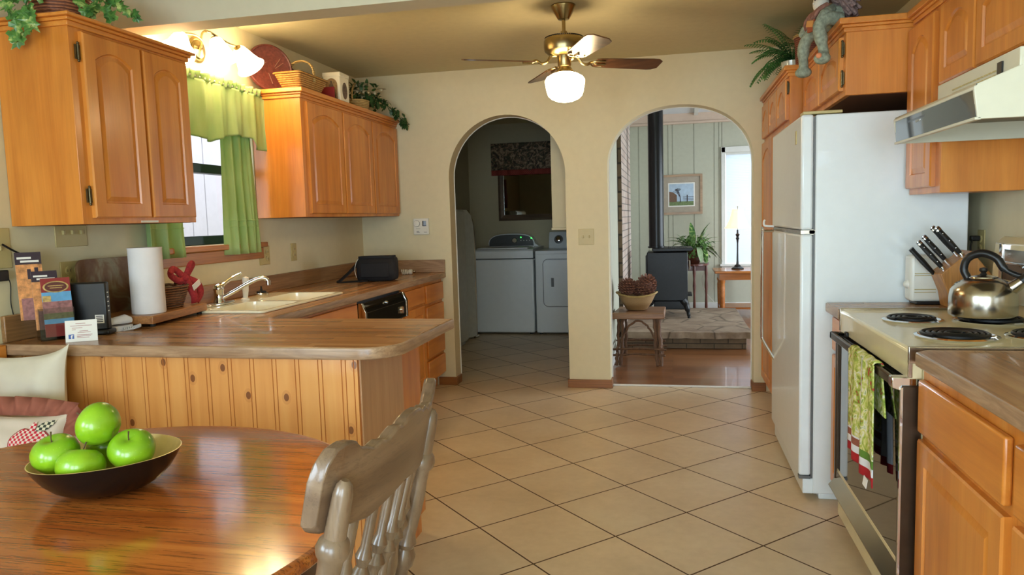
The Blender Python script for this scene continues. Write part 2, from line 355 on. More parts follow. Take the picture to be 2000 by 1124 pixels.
# ------------------------------------------------------------------ mesh builder
class MB:
    def __init__(s): s.v = []; s.f = []; s.mi = []; s.cur = 0
    def add(s, vs, fs):
        o = len(s.v); s.v += [tuple(v) for v in vs]
        s.f += [tuple(o+i for i in f) for f in fs]; s.mi += [s.cur]*len(fs); return s
    def box(s, x0, x1, y0, y1, z0, z1):
        if x0 > x1: x0, x1 = x1, x0
        if y0 > y1: y0, y1 = y1, y0
        if z0 > z1: z0, z1 = z1, z0
        return s.add([(x0,y0,z0),(x1,y0,z0),(x1,y1,z0),(x0,y1,z0),(x0,y0,z1),(x1,y0,z1),(x1,y1,z1),(x0,y1,z1)],
                     [(0,3,2,1),(4,5,6,7),(0,1,5,4),(1,2,6,5),(2,3,7,6),(3,0,4,7)])
    def obox(s, c, size, rot=(0,0,0)):
        from mathutils import Euler
        R = Euler(rot).to_matrix(); c = Vector(c); a, b, d = (q/2 for q in size)
        vs = [c + R @ Vector(p) for p in ((-a,-b,-d),(a,-b,-d),(a,b,-d),(-a,b,-d),(-a,-b,d),(a,-b,d),(a,b,d),(-a,b,d))]
        return s.add(vs, [(0,3,2,1),(4,5,6,7),(0,1,5,4),(1,2,6,5),(2,3,7,6),(3,0,4,7)])
    def rings(s, rings, closed=True, cap0=True, cap1=True):
        n = len(rings[0]); vs = [p for r in rings for p in r]; fs = []
        for i in range(len(rings)-1):
            for j in range(n if closed else n-1):
                k = (j+1) % n; fs.append((i*n+j, i*n+k, (i+1)*n+k, (i+1)*n+j))
        if cap0: fs.append(tuple(reversed(range(n))))
        if cap1: fs.append(tuple(range((len(rings)-1)*n, len(rings)*n)))
        return s.add(vs, fs)
    def lathe(s, prof, c=(0,0,0), axis=(0,0,1), n=24, cap=True):
        c = Vector(c); ax = Vector(axis).normalized(); u = ax.orthogonal().normalized(); w = ax.cross(u)
        R = [[c + ax*h + (u*math.cos(2*PI*j/n) + w*math.sin(2*PI*j/n))*max(r, 1e-4) for j in range(n)] for r, h in prof]
        return s.rings(R, True, cap, cap)
    def cyl(s, a, b, r0, r1=None, n=16):
        a = Vector(a); b = Vector(b); r1 = r0 if r1 is None else r1; L = (b-a).length
        return s.lathe([(r0, 0), (r1, L)], a, b-a, n)
    def tube(s, pts, r, n=8, closed=False, flat=None):
        pts = [Vector(p) for p in pts]; N = len(pts); R = []
        rr = r if isinstance(r, (list, tuple)) else [r]*N
        up = None
        for i in range(N):
            if closed: d = pts[(i+1) % N]-pts[i-1]
            else: d = pts[min(i+1, N-1)]-pts[max(i-1, 0)]
            d.normalize()
            if up is None: up = d.orthogonal().normalized()
            up = (up - d*up.dot(d)); up = up.normalized() if up.length > 1e-6 else d.orthogonal().normalized()
            w = d.cross(up)
            k = flat or 1
            R.append([pts[i] + (up*math.cos(2*PI*j/n) + w*math.sin(2*PI*j/n)*k)*rr[i] for j in range(n)])
        if closed: R.append(R[0]); return s.rings(R, True, False, False)
        return s.rings(R)
    def prism(s, poly, h0, h1, plane='xy', holes=()):
        # poly in plane, extruded along the third axis
        def P(p, h): return {'xy': (p[0], p[1], h), 'xz': (p[0], h, p[1]), 'yz': (h, p[0], p[1])}[plane]
        loops = [list(poly)] + [list(h) for h in holes]
        flat = [p for l in loops for p in l]
        tris = tessellate_polygon([[Vector((p[0], p[1], 0)) for p in l] for l in loops])
        n = len(flat); vs = [P(p, h0) for p in flat] + [P(p, h1) for p in flat]
        fs = [tuple(t) for t in tris] + [tuple(n+i for i in reversed(t)) for t in tris]
        o = 0
        for l in loops:
            m = len(l)
            for i in range(m): j = (i+1) % m; fs.append((o+i, o+j, n+o+j, n+o+i))
            o += m
        return s.add(vs, fs)
    def sphere(s, c, r, n=16, m=10, sc=(1,1,1)):
        R = []
        for i in range(m+1):
            a = -PI/2 + PI*i/m
            R.append([(c[0]+r*sc[0]*max(math.cos(a), .002)*math.cos(2*PI*j/n), c[1]+r*sc[1]*max(math.cos(a), .002)*math.sin(2*PI*j/n), c[2]+r*sc[2]*math.sin(a)) for j in range(n)])
        return s.rings(R)
    def grid(s, fn, nu, nv):
        vs = [fn(i/nu, j/nv) for i in range(nu+1) for j in range(nv+1)]
        return s.add(vs, [(i*(nv+1)+j, (i+1)*(nv+1)+j, (i+1)*(nv+1)+j+1, i*(nv+1)+j+1) for i in range(nu) for j in range(nv)])
    def xf(s, mat):
        s.v = [tuple(mat @ Vector(v)) for v in s.v]; return s
    def build(s, name, mats, parent=None, bev=0, smooth=35, solid=0, sub=0, seg=2):
        me = bpy.data.meshes.new(name); me.from_pydata(s.v, [], s.f)
        if not isinstance(mats, (list, tuple)): mats = [mats]
        for m in mats: me.materials.append(M[m] if isinstance(m, str) else m)
        if len(mats) > 1: me.polygons.foreach_set('material_index', s.mi)
        bm = bmesh.new(); bm.from_mesh(me); bmesh.ops.recalc_face_normals(bm, faces=bm.faces)
        if bev:
            bmesh.ops.remove_doubles(bm, verts=bm.verts, dist=1e-5)
        bm.to_mesh(me); bm.free()
        if smooth:
            me.polygons.foreach_set('use_smooth', [True]*len(me.polygons)); me.set_sharp_from_angle(angle=math.radians(smooth))
        o = bpy.data.objects.new(name, me); COL.objects.link(o)
        if solid:
            q = o.modifiers.new('Solid', 'SOLIDIFY'); q.thickness = solid; q.offset = 0
        if bev:
            q = o.modifiers.new('Bevel', 'BEVEL'); q.width = bev; q.segments = seg; q.limit_method = 'ANGLE'; q.angle_limit = math.radians(40)
        if sub:
            q = o.modifiers.new('Sub', 'SUBSURF'); q.levels = sub; q.render_levels = sub
        if parent is not None:
            o.parent = parent
            # meshes are modelled in room coordinates: cancel the empty's offset
            if parent.type == 'EMPTY' and not parent.get('_local'): o.location = -Vector(parent.location)
        return o

def tag(o, label=None, cat=None, group=None, kind=None):
    if label: o['label'] = label
    if cat: o['category'] = cat
    if group: o['group'] = group
    if kind: o['kind'] = kind
    return o
LOCALS = []
def thing(name, label, cat, loc=(0,0,0), group=None, local=False, rz=0):
    o = bpy.data.objects.new(name, None); COL.objects.link(o); o.location = loc; o.rotation_euler = (0, 0, rz)
    o.empty_display_size = .05
    if local: o['_local'] = 1; LOCALS.append(o)
    return tag(o, label, cat, group)
def struct(name, mb, mat, parent=None, **kw):
    o = mb.build(name, mat, parent, **kw)
    if parent is None: o['kind'] = 'structure'
    return o
def clone(o, parent=None, loc=None, rot=None, label=None):
    c = o.copy(); COL.objects.link(c)
    if parent is not None: c.parent = parent
    if loc is not None: c.location = loc
    if rot is not None: c.rotation_euler = rot
    if label: c['label'] = label
    if o.get('_local'): LOCALS.append(c)
    for ch in list(o.children): clone(ch, c)
    return c
def B(): return MB()
def circ(cx, cy, r, n=32, a0=0, a1=2*PI, ry=None):
    full = abs(a1-a0-2*PI) < 1e-6
    return [(cx+r*math.cos(a0+(a1-a0)*i/(n if full else n-1)), cy+(ry or r)*math.sin(a0+(a1-a0)*i/(n if full else n-1))) for i in range(n)]
def rrect(x0, x1, y0, y1, r, n=5):
    p = []
    for cx, cy, a in ((x1-r, y0+r, -PI/2), (x1-r, y1-r, 0), (x0+r, y1-r, PI/2), (x0+r, y0+r, PI)):
        p += [(cx+r*math.cos(a+PI/2*i/n), cy+r*math.sin(a+PI/2*i/n)) for i in range(n+1)]
    return p
def lerp(a, b, t): return a+(b-a)*t
def bez(pts, n=16):
    # catmull-rom through points
    P = [Vector(p) for p in pts]; P = [P[0]*2-P[1]] + P + [P[-1]*2-P[-2]]; out = []
    for i in range(1, len(P)-2):
        for k in range(n):
            t = k/n; a, b, c, d = P[i-1], P[i], P[i+1], P[i+2]
            out.append(.5*((2*b)+(c-a)*t+(2*a-5*b+4*c-d)*t*t+(3*b-a-3*c+d)*t**3))
    out.append(P[-2]); return out
# ------------------------------------------------------------------ camera
F, YAW, PITCH, ROLL = 1428., .2168, .0940, .0292
cy_, sy_, cp_, sp_ = math.cos(YAW), math.sin(YAW), math.cos(PITCH), math.sin(PITCH)
fw = Vector((-sy_*cp_, cy_*cp_, -sp_)); r0 = Vector((cy_, sy_, 0)); d0 = fw.cross(r0)
rr_ = r0*math.cos(ROLL)+d0*math.sin(ROLL); dd_ = -r0*math.sin(ROLL)+d0*math.cos(ROLL)
cam = bpy.data.cameras.new('camera'); co = bpy.data.objects.new('camera', cam); COL.objects.link(co)
co.matrix_world = Matrix(((rr_.x, -dd_.x, -fw.x, 0), (rr_.y, -dd_.y, -fw.y, 0), (rr_.z, -dd_.z, -fw.z, 1.31), (0, 0, 0, 1)))
cam.sensor_width = 36; cam.lens = F/2000*36; cam.clip_start = .05
sc.camera = co

# ------------------------------------------------------------------ room shell
XL, XR, YF, YB, H = -2.43, 1.30, 5.51, -2.6, 2.45
WT = .14
def arch(cx, hw, zs, rise, n=28, p=2.15):
    out = []
    for i in range(n+1):
        a = PI*i/n; c, s_ = math.cos(a), math.sin(a)
        out.append((cx-hw*math.copysign(abs(c)**(2/p), c), zs+rise*abs(s_)**(2/p)))
    return out
A1 = arch(-1.235, .456, 1.64, .457, p=2.0); A2 = arch(.056, .520, 1.665, .43, p=2.15)
poly = [(XL, 0), (-1.691, 0)] + A1 + [(-.779, 0), (-.464, 0)] + A2 + [(.576, 0), (XR, 0), (XR, H), (XL, H)]
struct('wall_far', B().prism(poly, YF, YF+WT, 'xz'), 'wall')
# left wall with the window opening
WY0, WY1, WZ0, WZ1 = 3.12, 3.98, 1.215, 2.06
struct('wall_left', B().prism([(YB, 0), (YF, 0), (YF, H), (YB, H)], XL, XL-.16, 'yz', holes=[[(WY0, WZ0), (WY1, WZ0), (WY1, WZ1), (WY0, WZ1)], [(-2.1, .95), (-.3, .95), (-.3, 2.1), (-2.1, 2.1)]]), 'wall')
m = B().box(XL-.11, XL-.06, -2.1, -2.05, .95, 2.1).box(XL-.11, XL-.06, -.35, -.3, .95, 2.1).box(XL-.11, XL-.06, -2.05, -.35, .95, 1.0).box(XL-.11, XL-.06, -2.05, -.35, 2.05, 2.1).box(XL-.11, XL-.06, -1.225, -1.175, 1.0, 2.05)
f = struct('window_6', m, 'whitepaint'); B().box(XL-.09, XL-.085, -2.05, -.35, 1.0, 2.05).build('pane', 'glass', f)
struct('wall_right', B().box(XR, XR+.12, YB, YF, 0, H), 'wall')
# back wall of the dining end with its two windows
struct('wall_back', B().prism([(XL-.16, 0), (XR+.12, 0), (XR+.12, H), (XL-.16, H)], YB, YB-.14, 'xz',
       holes=[[(-1.9, .75), (-.75, .75), (-.75, 2.1), (-1.9, 2.1)], [(-.35, .05), (1.15, .05), (1.15, 2.1), (-.35, 2.1)]]), 'wall')
for k, (x0, x1, z0, z1) in enumerate(((-1.9, -.75, .75, 2.1), (-.35, 1.15, .05, 2.1))):
    m = B(); w = .05
    m.box(x0, x0+w, YB-.1, YB-.04, z0, z1).box(x1-w, x1, YB-.1, YB-.04, z0, z1).box(x0+w, x1-w, YB-.1, YB-.04, z0, z0+w).box(x0+w, x1-w, YB-.1, YB-.04, z1-w, z1)
    m.box((x0+x1)/2-.025, (x0+x1)/2+.025, YB-.1, YB-.04, z0+w, z1-w)
    f = struct('window_%d' % (k+3), m, 'whitepaint')
    B().box(x0+w, x1-w, YB-.075, YB-.07, z0+w, z1-w).build('pane', 'glass', f)
struct('floor', B().box(XL-.16, XR+.12, YB-.14, YF+.10, -.08, 0).box(XL-.16, -.58, YF+.10, 8.9, -.08, 0), 'tile')
struct('floor', B().box(-.58, 3.6, YF+.10, 10.4, -.08, .0), 'oakfloor')
struct('trim_1', B().box(-.464, .576, YF+.075, YF+.115, 0, .008), 'whitepaint', bev=.003)
struct('ceiling', B().box(XL-.16, XR+.12, YB-.14, YF+WT, H, H+.1).box(XL-.16, -.52, YF+WT, 8.9, H, H+.1), 'ceiling')
struct('trim_2', B().box(XL, XR, 2.90, 3.03, 2.20, H), 'beam')      # ceiling beam
tag(bpy.data.objects['trim_2'], 'cream painted ceiling beam crossing above the near cabinet')
# baseboards of the far wall
struct('baseboard_far', B().box(-.79, -.452, YF-.014, YF, 0, .065).box(-.79, -.779, YF, YF+.13, 0, .065).box(-.464, -.452, YF, YF+.10, 0, .065), 'trimwood', bev=.003)
struct('baseboard_far', B().box(-1.83, -1.679, YF-.014, YF, 0, .065).box(-1.691, -1.679, YF, YF+.13, 0, .065), 'trimwood', bev=.003)
struct('baseboard_far', B().box(.564, .66, YF-.014, YF, 0, .065).box(.564, .576, YF, YF+.10, 0, .065), 'trimwood', bev=.003)
# laundry room
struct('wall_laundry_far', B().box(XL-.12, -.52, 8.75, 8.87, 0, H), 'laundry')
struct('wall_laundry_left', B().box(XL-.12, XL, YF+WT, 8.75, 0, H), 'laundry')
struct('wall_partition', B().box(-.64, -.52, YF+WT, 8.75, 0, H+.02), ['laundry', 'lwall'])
o = bpy.data.objects['wall_partition']
for p in o.data.polygons:
    if p.center.x > -.53: p.material_index = 1
struct('baseboard_partition', B().box(-.52, -.508, YF+WT, 7.18, 0, .09), 'whitepaint', bev=.003)
# living room
m = B()
Y1 = 10.2
WX0, WX1, LZ0, LZ1 = .70, 1.30, .62, 2.10
m.prism([(-.64, 0), (3.6, 0), (3.6, 3.9), (-.64, 3.9)], Y1, Y1+.12, 'xz', holes=[[(WX0, LZ0), (WX1, LZ0), (WX1, LZ1), (WX0, LZ1)]])
struct('wall_living_far', m, 'lwall')
struct('wall_living_left', B().box(-.76, -.64, 8.75, Y1+.12, 0, 3.3), 'lwall')
m = B().prism([(YF+WT, 0), (Y1+.12, 0), (Y1+.12, 3.9), (YF+WT, 3.9)], 3.5, 3.62, 'yz', holes=[[(6.2, .3), (9.6, .3), (9.6, 2.2), (6.2, 2.2)]])
struct('wall_living_right', m, 'lwall')
struct('wall_living_near', B().box(XR, 3.6, YF, YF+WT, 0, 3.3).box(-.64, XR, YF, YF+WT, H+.1, 3.9), 'lwall')
m = B()
for x0, x1, y0, y1, z0, z1 in ((3.52, 3.6, 6.2, 6.28, .3, 2.2), (3.52, 3.6, 9.52, 9.6, .3, 2.2), (3.52, 3.6, 7.86, 7.94, .3, 2.2), (3.52, 3.6, 6.2, 9.6, .3, .38), (3.52, 3.6, 6.2, 9.6, 2.12, 2.2)): m.box(x0, x1, y0, y1, z0, z1)
f = struct('window_5', m, 'whitepaint'); B().box(3.555, 3.56, 6.28, 9.52, .38, 2.12).build('pane', 'glass', f)
# grooves of the panelled living wall
m = B()
for k, x in enumerate((-.43, -.30, -.04, .02, .30, .56, .62, .66, 1.5, 1.8, 2.1, 2.4)):
    m.box(x-.004, x+.004, Y1-.003, Y1+.001, .1, 2.6)
struct('trim_3', m, plain('panel_groove_shadow_paint', (150, 150, 136), .8))
struct('ceiling', B().add([(-.76, YF, 3.25), (3.62, YF, 3.25), (3.62, Y1+.12, 2.62), (-.76, Y1+.12, 2.62), (-.76, YF, 3.33), (3.62, YF, 3.33), (3.62, Y1+.12, 2.70), (-.76, Y1+.12, 2.70)],
       [(0,1,2,3), (7,6,5,4), (0,4,5,1), (1,5,6,2), (2,6,7,3), (3,7,4,0)]), 'lceil')
m = B()
for x in (-.22, .30, .9, 1.6):
    m.add([(x, YF+.2, 3.2), (x+.05, YF+.2, 3.2), (x+.05, Y1, 2.6), (x, Y1, 2.6), (x, YF+.2, 3.25), (x+.05, YF+.2, 3.25), (x+.05, Y1, 2.65), (x, Y1, 2.65)], [(0,1,2,3), (7,6,5,4), (0,4,5,1), (1,5,6,2), (2,6,7,3), (3,7,4,0)])
struct('trim_4', m, 'whitepaint')
struct('trim_5', B().box(-.64, 3.5, Y1-.03, Y1, 2.52, 2.66).box(-.64, 3.5, Y1-.05, Y1, 2.50, 2.53), 'crownpink', bev=.004)
struct('baseboard_living', B().box(-.64, 3.5, Y1-.015, Y1, 0, .10), 'whitepaint', bev=.003)
for pts, ys in ((A1, (-1.691, -.779)), (A2, (-.464, .576))):
    m = B().tube([(ys[0]+.003, YF+WT, .01)]+[(x, YF+WT, z) for x, z in pts]+[(ys[1]-.003, YF+WT, .01)], .006, 6)
    struct('trim_7', m, 'whitepaint')
# chimney column and hearth
ch = B().box(-.519, -.478, 7.3, 8.9, 0, 2.72)
o = struct('chimney_column', ch, ['rockface', 'brickside'])
for p in o.data.polygons:
    if p.normal.x > .5: p.material_index = 1
del o['kind']; tag(o, 'tall stone chimney column with narrow brick side rising behind the pinecone basket', 'chimney')
he = thing('hearth', 'low stone hearth slab under the black stove', 'hearth', (.1, 8.1, 0))
B().box(-.50, .69, 7.22, 9.02, 0, .105).build('base', t_brick('hearth_stone_courses', (112, 92, 70), (136, 112, 88), (70, 58, 46), .26, .052, 'xz', .006), he, bev=.006)
xs = [-.505, -.2, -.05, .18, .38, .55, .73]
pf = [(x, 7.18+.02*math.sin(i*2.3)) for i, x in enumerate(xs)]
pf = [(lerp(-.477, .735, i/24), 7.18+.012*math.sin(i*1.7)+.01*math.sin(i*.6+1)) for i in range(25)]
B().prism(pf + [(.735, 9.05), (-.477, 9.05)], .105, .168, 'xy').build('capstone', 'stone', he, bev=.008)

# ------------------------------------------------------------------ kitchen window (window_1)
m = B(); x0, x1 = XL-.11, XL-.06
w = .035
m.box(x0, x1, WY0, WY0+w, WZ0, WZ1).box(x0, x1, WY1-w, WY1, WZ0, WZ1).box(x0, x1, WY0+w, WY1-w, WZ0, WZ0+.05).box(x0, x1, WY0+w, WY1-w, WZ1-w, WZ1)
f = struct('window_1', m, 'darkgreen', bev=.004)
B().box(x0-.005, x1+.012, WY0+w, WY1-w, 1.605, 1.655).build('meeting_rail', 'darkgreen', f, bev=.004)
B().box(x0+.02, x0+.024, WY0+w, WY1-w, WZ0+.05, 1.605).build('pane', 'glass', f)
B().box(x0+.02, x0+.024, WY0+w, WY1-w, 1.655, WZ1-w).build('pane', 'glass', f)
struct('trim_6', B().box(XL-.16, XL+.035, WY0-.05, WY1+.05, WZ0-.032, WZ0-.002).box(XL, XL+.016, WY0-.03, WY1+.03, WZ0-.10, WZ0-.032), 'sillwood', bev=.005)   # sill and apron
# outside: a board-sided wall and ground
o = B()
for k in range(26):
    y = 1.0+k*.22; o.box(-4.6, -4.52, y+.006, y+.214, 0, 3.4)
o.box(-4.7, -4.58, .9, 6.9, 0, 3.4)
oo = o.build('outbuilding', 'siding'); tag(oo, 'pale vertical board siding wall outside the kitchen window', 'building')
struct('floor_outside', B().box(-14, 14, -12, 18, -.3, -.1), 'ground')
# ------------------------------------------------------------------ cabinet doors
def door_mb(fx, sx, y0, y1, z0, z1, th=.02, rise=.034, fr=.054, raised=True, n=12):
    """framed door lying in the plane x = fx, facing sx; raised panel with arched top"""
    m = B(); W = lambda u, v, d: (fx+sx*d, u, v)
    def outer(i): return [(y0+i, z0+i), (y1-i, z0+i)] + [(y1-i, lerp(z0, z1, .75))] + [(lerp(y1-i, y0+i, k/n), z1-i) for k in range(n+1)] + [(y0+i, lerp(z0, z1, .75))]
    def opening(i):
        a, b, c, e = y0+fr+i, y1-fr-i, z0+fr+i, z1-fr-i
        sp = e-rise; hw = (b-a)/2
        pts = [(a, c), (b, c), (b, sp-.001)]
        for k in range(n+1):
            t = k/n; u = lerp(b, a, t); pts.append((u, sp+rise*(1-(2*t-1)**2) if rise else e))
        pts.append((a, sp-.001)); return pts
    R = [[W(u, v, d) for u, v in ring] for ring, d in ((outer(0), 0), (outer(0), th-.005), (outer(.005), th), (opening(0), th), (opening(.004), th-.007), (opening(.008), th-.007), (opening(.026), th-.0015))]
    return m.rings(R, True, True, True)
def slab_front(fx, sx, y0, y1, z0, z1, th=.02):
    m = B(); return m.box(fx, fx+sx*th, y0, y1, z0, z1)
def hinge(p, x, y, z, sx, yy=1):
    h = B().box(x, x+sx*.004, y-.012, y+.012, z-.026, z+.026).cyl((x+sx*.006, y, z-.028), (x+sx*.006, y, z+.028), .004, n=8)
    for q in (-.032, .032): h.sphere((x+sx*.006, y, z+q), .005, 8, 6)
    return h.build('hinge', 'hinge', p)
def crown(p, x0, x1, y0, y1, z0, zt, sx, ends=(1, 1), o=.032):
    # stepped crown running round the top
    m = B()
    for dz0, dz1, q in ((0, .018, .010), (.018, .030, .018), (.030, zt-z0, o)):
        fx = x1+q if sx > 0 else x1-q
        m.box(x0, fx, y0-q*ends[0], y1+q*ends[1], z0+dz0, z0+dz1)
    return m.build('crown_moulding', 'cabY', p, bev=.003)

# near left wall cabinet
FXL = -2.11
c = thing('wall_cabinet', 'honey wood wall cabinet with two arched doors, nearest on the left', 'cabinet', (-2.27, 2.65, 1.335))
B().box(XL+.002, FXL, 2.30, 2.955, 1.335, 2.06).build('cabinet_body', 'cab', c, bev=.002)
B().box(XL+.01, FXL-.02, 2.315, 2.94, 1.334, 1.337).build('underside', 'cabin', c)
crown(c, XL, FXL, 2.30, 2.955, 2.046, 2.088, 1, (1, 1))
for a, b, hy in ((2.345, 2.645, 2.335), (2.660, 2.935, None)):
    d = door_mb(FXL, 1, a, b, 1.358, 2.035, rise=.036).build('door', 'cab', c, smooth=12)
    if hy:
        for z in (1.44, 1.96): hinge(d, FXL+.002, a-.012, z, 1)
B().box(FXL-.002, FXL+.003, 2.60, 2.70, 1.3375, 1.346).build('maker_label', 'white_plastic', c)
# far left wall cabinet
c = thing('wall_cabinet', 'honey wood wall cabinet with three arched doors beyond the kitchen window', 'cabinet', (-2.27, 4.7, 1.355))
B().box(XL+.002, FXL, 3.985, 5.508, 1.355, 2.07).build('cabinet_body', 'cab', c, bev=.002)
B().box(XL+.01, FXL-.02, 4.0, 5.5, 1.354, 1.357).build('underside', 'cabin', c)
crown(c, XL, FXL, 3.985, 5.508, 2.05, 2.105, 1, (1, 0))
for a, b in ((4.03, 4.505), (4.52, 4.985), (5.00, 5.475)):
    door_mb(FXL, 1, a, b, 1.375, 2.035, rise=.05).build('door', 'cab', c, smooth=12)

# base cabinets on the left wall
FB = -1.785
def toe(m, x0, x1, y0, y1): m.box(x0, x1, y0, y1, 0, .10)
c = thing('base_cabinet', 'honey wood sink base cabinet under the white sink', 'cabinet', (-2.1, 3.2, 0))
B().box(XL+.004, FB, 2.86, 3.915, .10, .70).box(FB-.02, FB, 2.86, 3.915, .70, .86).box(XL+.004, FB-.06, 2.86, 3.915, 0, .10).build('cabinet_body', 'cab', c)
slab_front(FB, 1, 2.93, 3.88, .70, .845).build('false_drawer_front', 'cabY', c, bev=.004)
for a, b in ((2.93, 3.39), (3.41, 3.88)): door_mb(FB, 1, a, b, .13, .68, rise=0).build('door', 'cab', c, smooth=12)
c = thing('base_cabinet', 'honey wood base cabinet with drawer over door beside the dishwasher', 'cabinet', (-2.1, 4.8, 0))
B().box(XL+.004, FB, 4.625, 5.068, .10, .86).box(XL+.004, FB-.06, 4.625, 5.068, 0, .10).build('cabinet_body', 'cab', c)
slab_front(FB, 1, 4.645, 5.050, .715, .835).build('drawer', 'cabY', c, bev=.004)
door_mb(FB, 1, 4.645, 5.050, .115, .695, rise=0).build('door', 'cab', c, smooth=12)
c = thing('base_cabinet', 'honey wood base cabinet of four drawers against the far wall', 'cabinet', (-2.1, 5.3, 0))
B().box(XL+.004, FB, 5.068, 5.508, .10, .86).box(XL+.004, FB-.06, 5.068, 5.508, 0, .10).build('cabinet_body', 'cab', c)
for z0, z1 in ((.70, .835), (.475, .675), (.29, .45), (.115, .265)):
    slab_front(FB, 1, 5.088, 5.492, z0, z1).build('drawer', 'cabY', c, bev=.005)
# dishwasher
dw = thing('dishwasher', 'black dishwasher with chrome trimmed control panel under the counter', 'dishwasher', (-2.1, 4.27, 0))
B().box(XL+.02, FB-.01, 3.925, 4.615, .02, .86).build('tub_body', 'black_plastic', dw)
B().box(FB-.01, FB+.012, 3.93, 4.61, .11, .66).build('door_panel', 'black_gloss', dw, bev=.004)
pn = B().prism([(FB-.01, .68), (FB+.045, .68), (FB+.045, .79), (FB+.02, .842), (FB-.01, .842)], 3.93, 4.61, 'xz').build('control_panel', 'black_gloss', dw, bev=.003)
for y0, y1, z0, z1 in ((3.925, 3.95, .68, .845), (4.59, 4.615, .68, .845)):
    B().prism([(FB, z0), (FB+.05, z0), (FB+.05, .79), (FB+.024, z1), (FB, z1)], y0, y1, 'xz').build('chrome_trim', 'chrome', dw, bev=.003)
B().box(FB+.044, FB+.048, 3.95, 4.59, .785, .789).box(FB+.044, FB+.048, 3.95, 4.59, .68, .686).build('chrome_strip', 'chrome', dw)
k = B().cyl((FB+.045, 4.50, .735), (FB+.06, 4.50, .735), .026, .022, 20).box(FB+.058, FB+.066, 4.496, 4.504, .712, .758).build('dial', 'chrome', dw)
for i in range(5): B().box(FB+.0445, FB+.047, 4.03+.03*i+(.03 if i > 1 else 0), 4.045+.03*i+(.03 if i > 1 else 0), .692, .704).build('button_mark', 'white_plastic', pn)
B().cyl((FB+.035, 4.26, .815), (FB+.05, 4.26, .81), .010, .009, 14).build('latch_button', 'chrome', dw)

# L-shaped counter
def inset(poly, d):
    n = len(poly); out = []
    A = sum(poly[i][0]*poly[(i+1) % n][1]-poly[(i+1) % n][0]*poly[i][1] for i in range(n))
    s_ = 1 if A > 0 else -1
    for i in range(n):
        p0, p1, p2 = Vector(poly[i-1]), Vector(poly[i]), Vector(poly[(i+1) % n])
        e1 = (p1-p0).normalized(); e2 = (p2-p1).normalized()
        n1 = Vector((-e1.y, e1.x))*s_; n2 = Vector((-e2.y, e2.x))*s_
        b = n1+n2; L = b.dot(n1)
        b = b/L if abs(L) > 1e-3 else n1
        out.append((p1.x+b.x*d, p1.y+b.y*d))
    return out
def slab(m, poly, z0, z1, r, holes=(), k=4):
    """horizontal slab with rounded upper and lower outer edge"""
    R = []
    for i in range(k+1):
        a = PI/2*i/k; R.append((r*(1-math.sin(a)), z0+r*(1-math.cos(a))))
    for i in range(k+1):
        a = PI/2*i/k; R.append((r*(1-math.cos(a)), z1-r*(1-math.sin(a))))
    rings = [[(x, y, z) for x, y in (inset(poly, d) if d > 1e-6 else poly)] for d, z in R]
    m.rings(rings, True, False, False)
    for zz, hh in ((z0, holes), (z1, holes)):
        ins = inset(poly, r); loops = [ins]+[list(h) for h in holes]; flat = [p for l in loops for p in l]
        m.add([(p[0], p[1], zz) for p in flat], [tuple(t) for t in tessellate_polygon([[Vector((p[0], p[1], 0)) for p in l] for l in loops])])
    for h in holes:
        m.rings([[(x, y, z) for x, y in h] for z in (z0, z1)], True, False, False)
    return m
CT = .905
SX0, SX1, SY0, SY1 = -2.30, -1.85, 3.03, 3.90
cr = .13
L = [(XL+.002, 2.19)] + [( -.885-cr+cr*math.sin(a), 2.19+cr-cr*math.cos(a)) for a in [PI/2*i/8 for i in range(9)]] + [(-.885, 2.88), (-1.70, 2.88), (-1.745, 2.925), (-1.745, YF-.002), (XL+.002, YF-.002)]
ct = thing('countertop', 'butcher-block laminate worktop turning from the left wall into the peninsula', 'countertop', (-2.0, 3, CT))
o = slab(B(), L, .863, CT, .007, holes=[[(SX0+.015, SY0+.015), (SX1-.015, SY0+.015), (SX1-.015, SY1-.015), (SX0+.015, SY1-.015)]]).build('worktop', ['counterY', 'counterX', 'edge', 'edgeY'], ct)
for p in o.data.polygons:
    if p.normal.z > .85: p.material_index = 1 if p.center.y < 2.93 and p.center.x > -1.9 else 0
    else: p.material_index = 3 if abs(p.normal.x) > .75 else 2
# one tessellated top: strips run across the peninsula, along the wall elsewhere (decided per point in the material)
def t_counterL():
    t = NT('butcher_block_laminate_mitred')
    v = t.coord(); sx = t.N('ShaderNodeSeparateXYZ'); t.L(v, sx.inputs[0])
    pen = t.math('LESS_THAN', sx.outputs[1], 2.88)
    def var(cross, along, s):
        row = t.math('FLOOR', t.math('MULTIPLY', cross, 26.))
        w0 = t.N('ShaderNodeTexWhiteNoise', noise_dimensions='1D'); t.L(row, w0.inputs['W'])
        al = t.math('FLOOR', t.math('ADD', t.math('MULTIPLY', along, 2.6), t.math('MULTIPLY', w0.outputs['Value'], 7.)))
        cb = t.N('ShaderNodeCombineXYZ'); t.L(row, cb.inputs[0]); t.L(al, cb.inputs[1])
        wn = t.N('ShaderNodeTexWhiteNoise', noise_dimensions='3D'); t.L(cb.outputs[0], wn.inputs['Vector'])
        base = t.ramp(wn.outputs['Value'], [(0, (154, 104, 60)), (.5, (180, 128, 80)), (1, (204, 154, 104))])
        g = t.noise(t.coord(s), 1, 5, .65)
        return t.mix(1., base, t.ramp(g, [(.32, (.66, .62, .58, 1)), (.56, (1, 1, 1, 1))]), 'MULTIPLY')
    t.color(t.mix(pen, var(sx.outputs[0], sx.outputs[1], (110, 1.6, 110)), var(sx.outputs[1], sx.outputs[0], (1.6, 110, 110))))
    t.set(Roughness=.27, Coat_Weight=.1); return t.m
o.data.materials[0] = t_counterL(); o.data.materials[1] = o.data.materials[0]
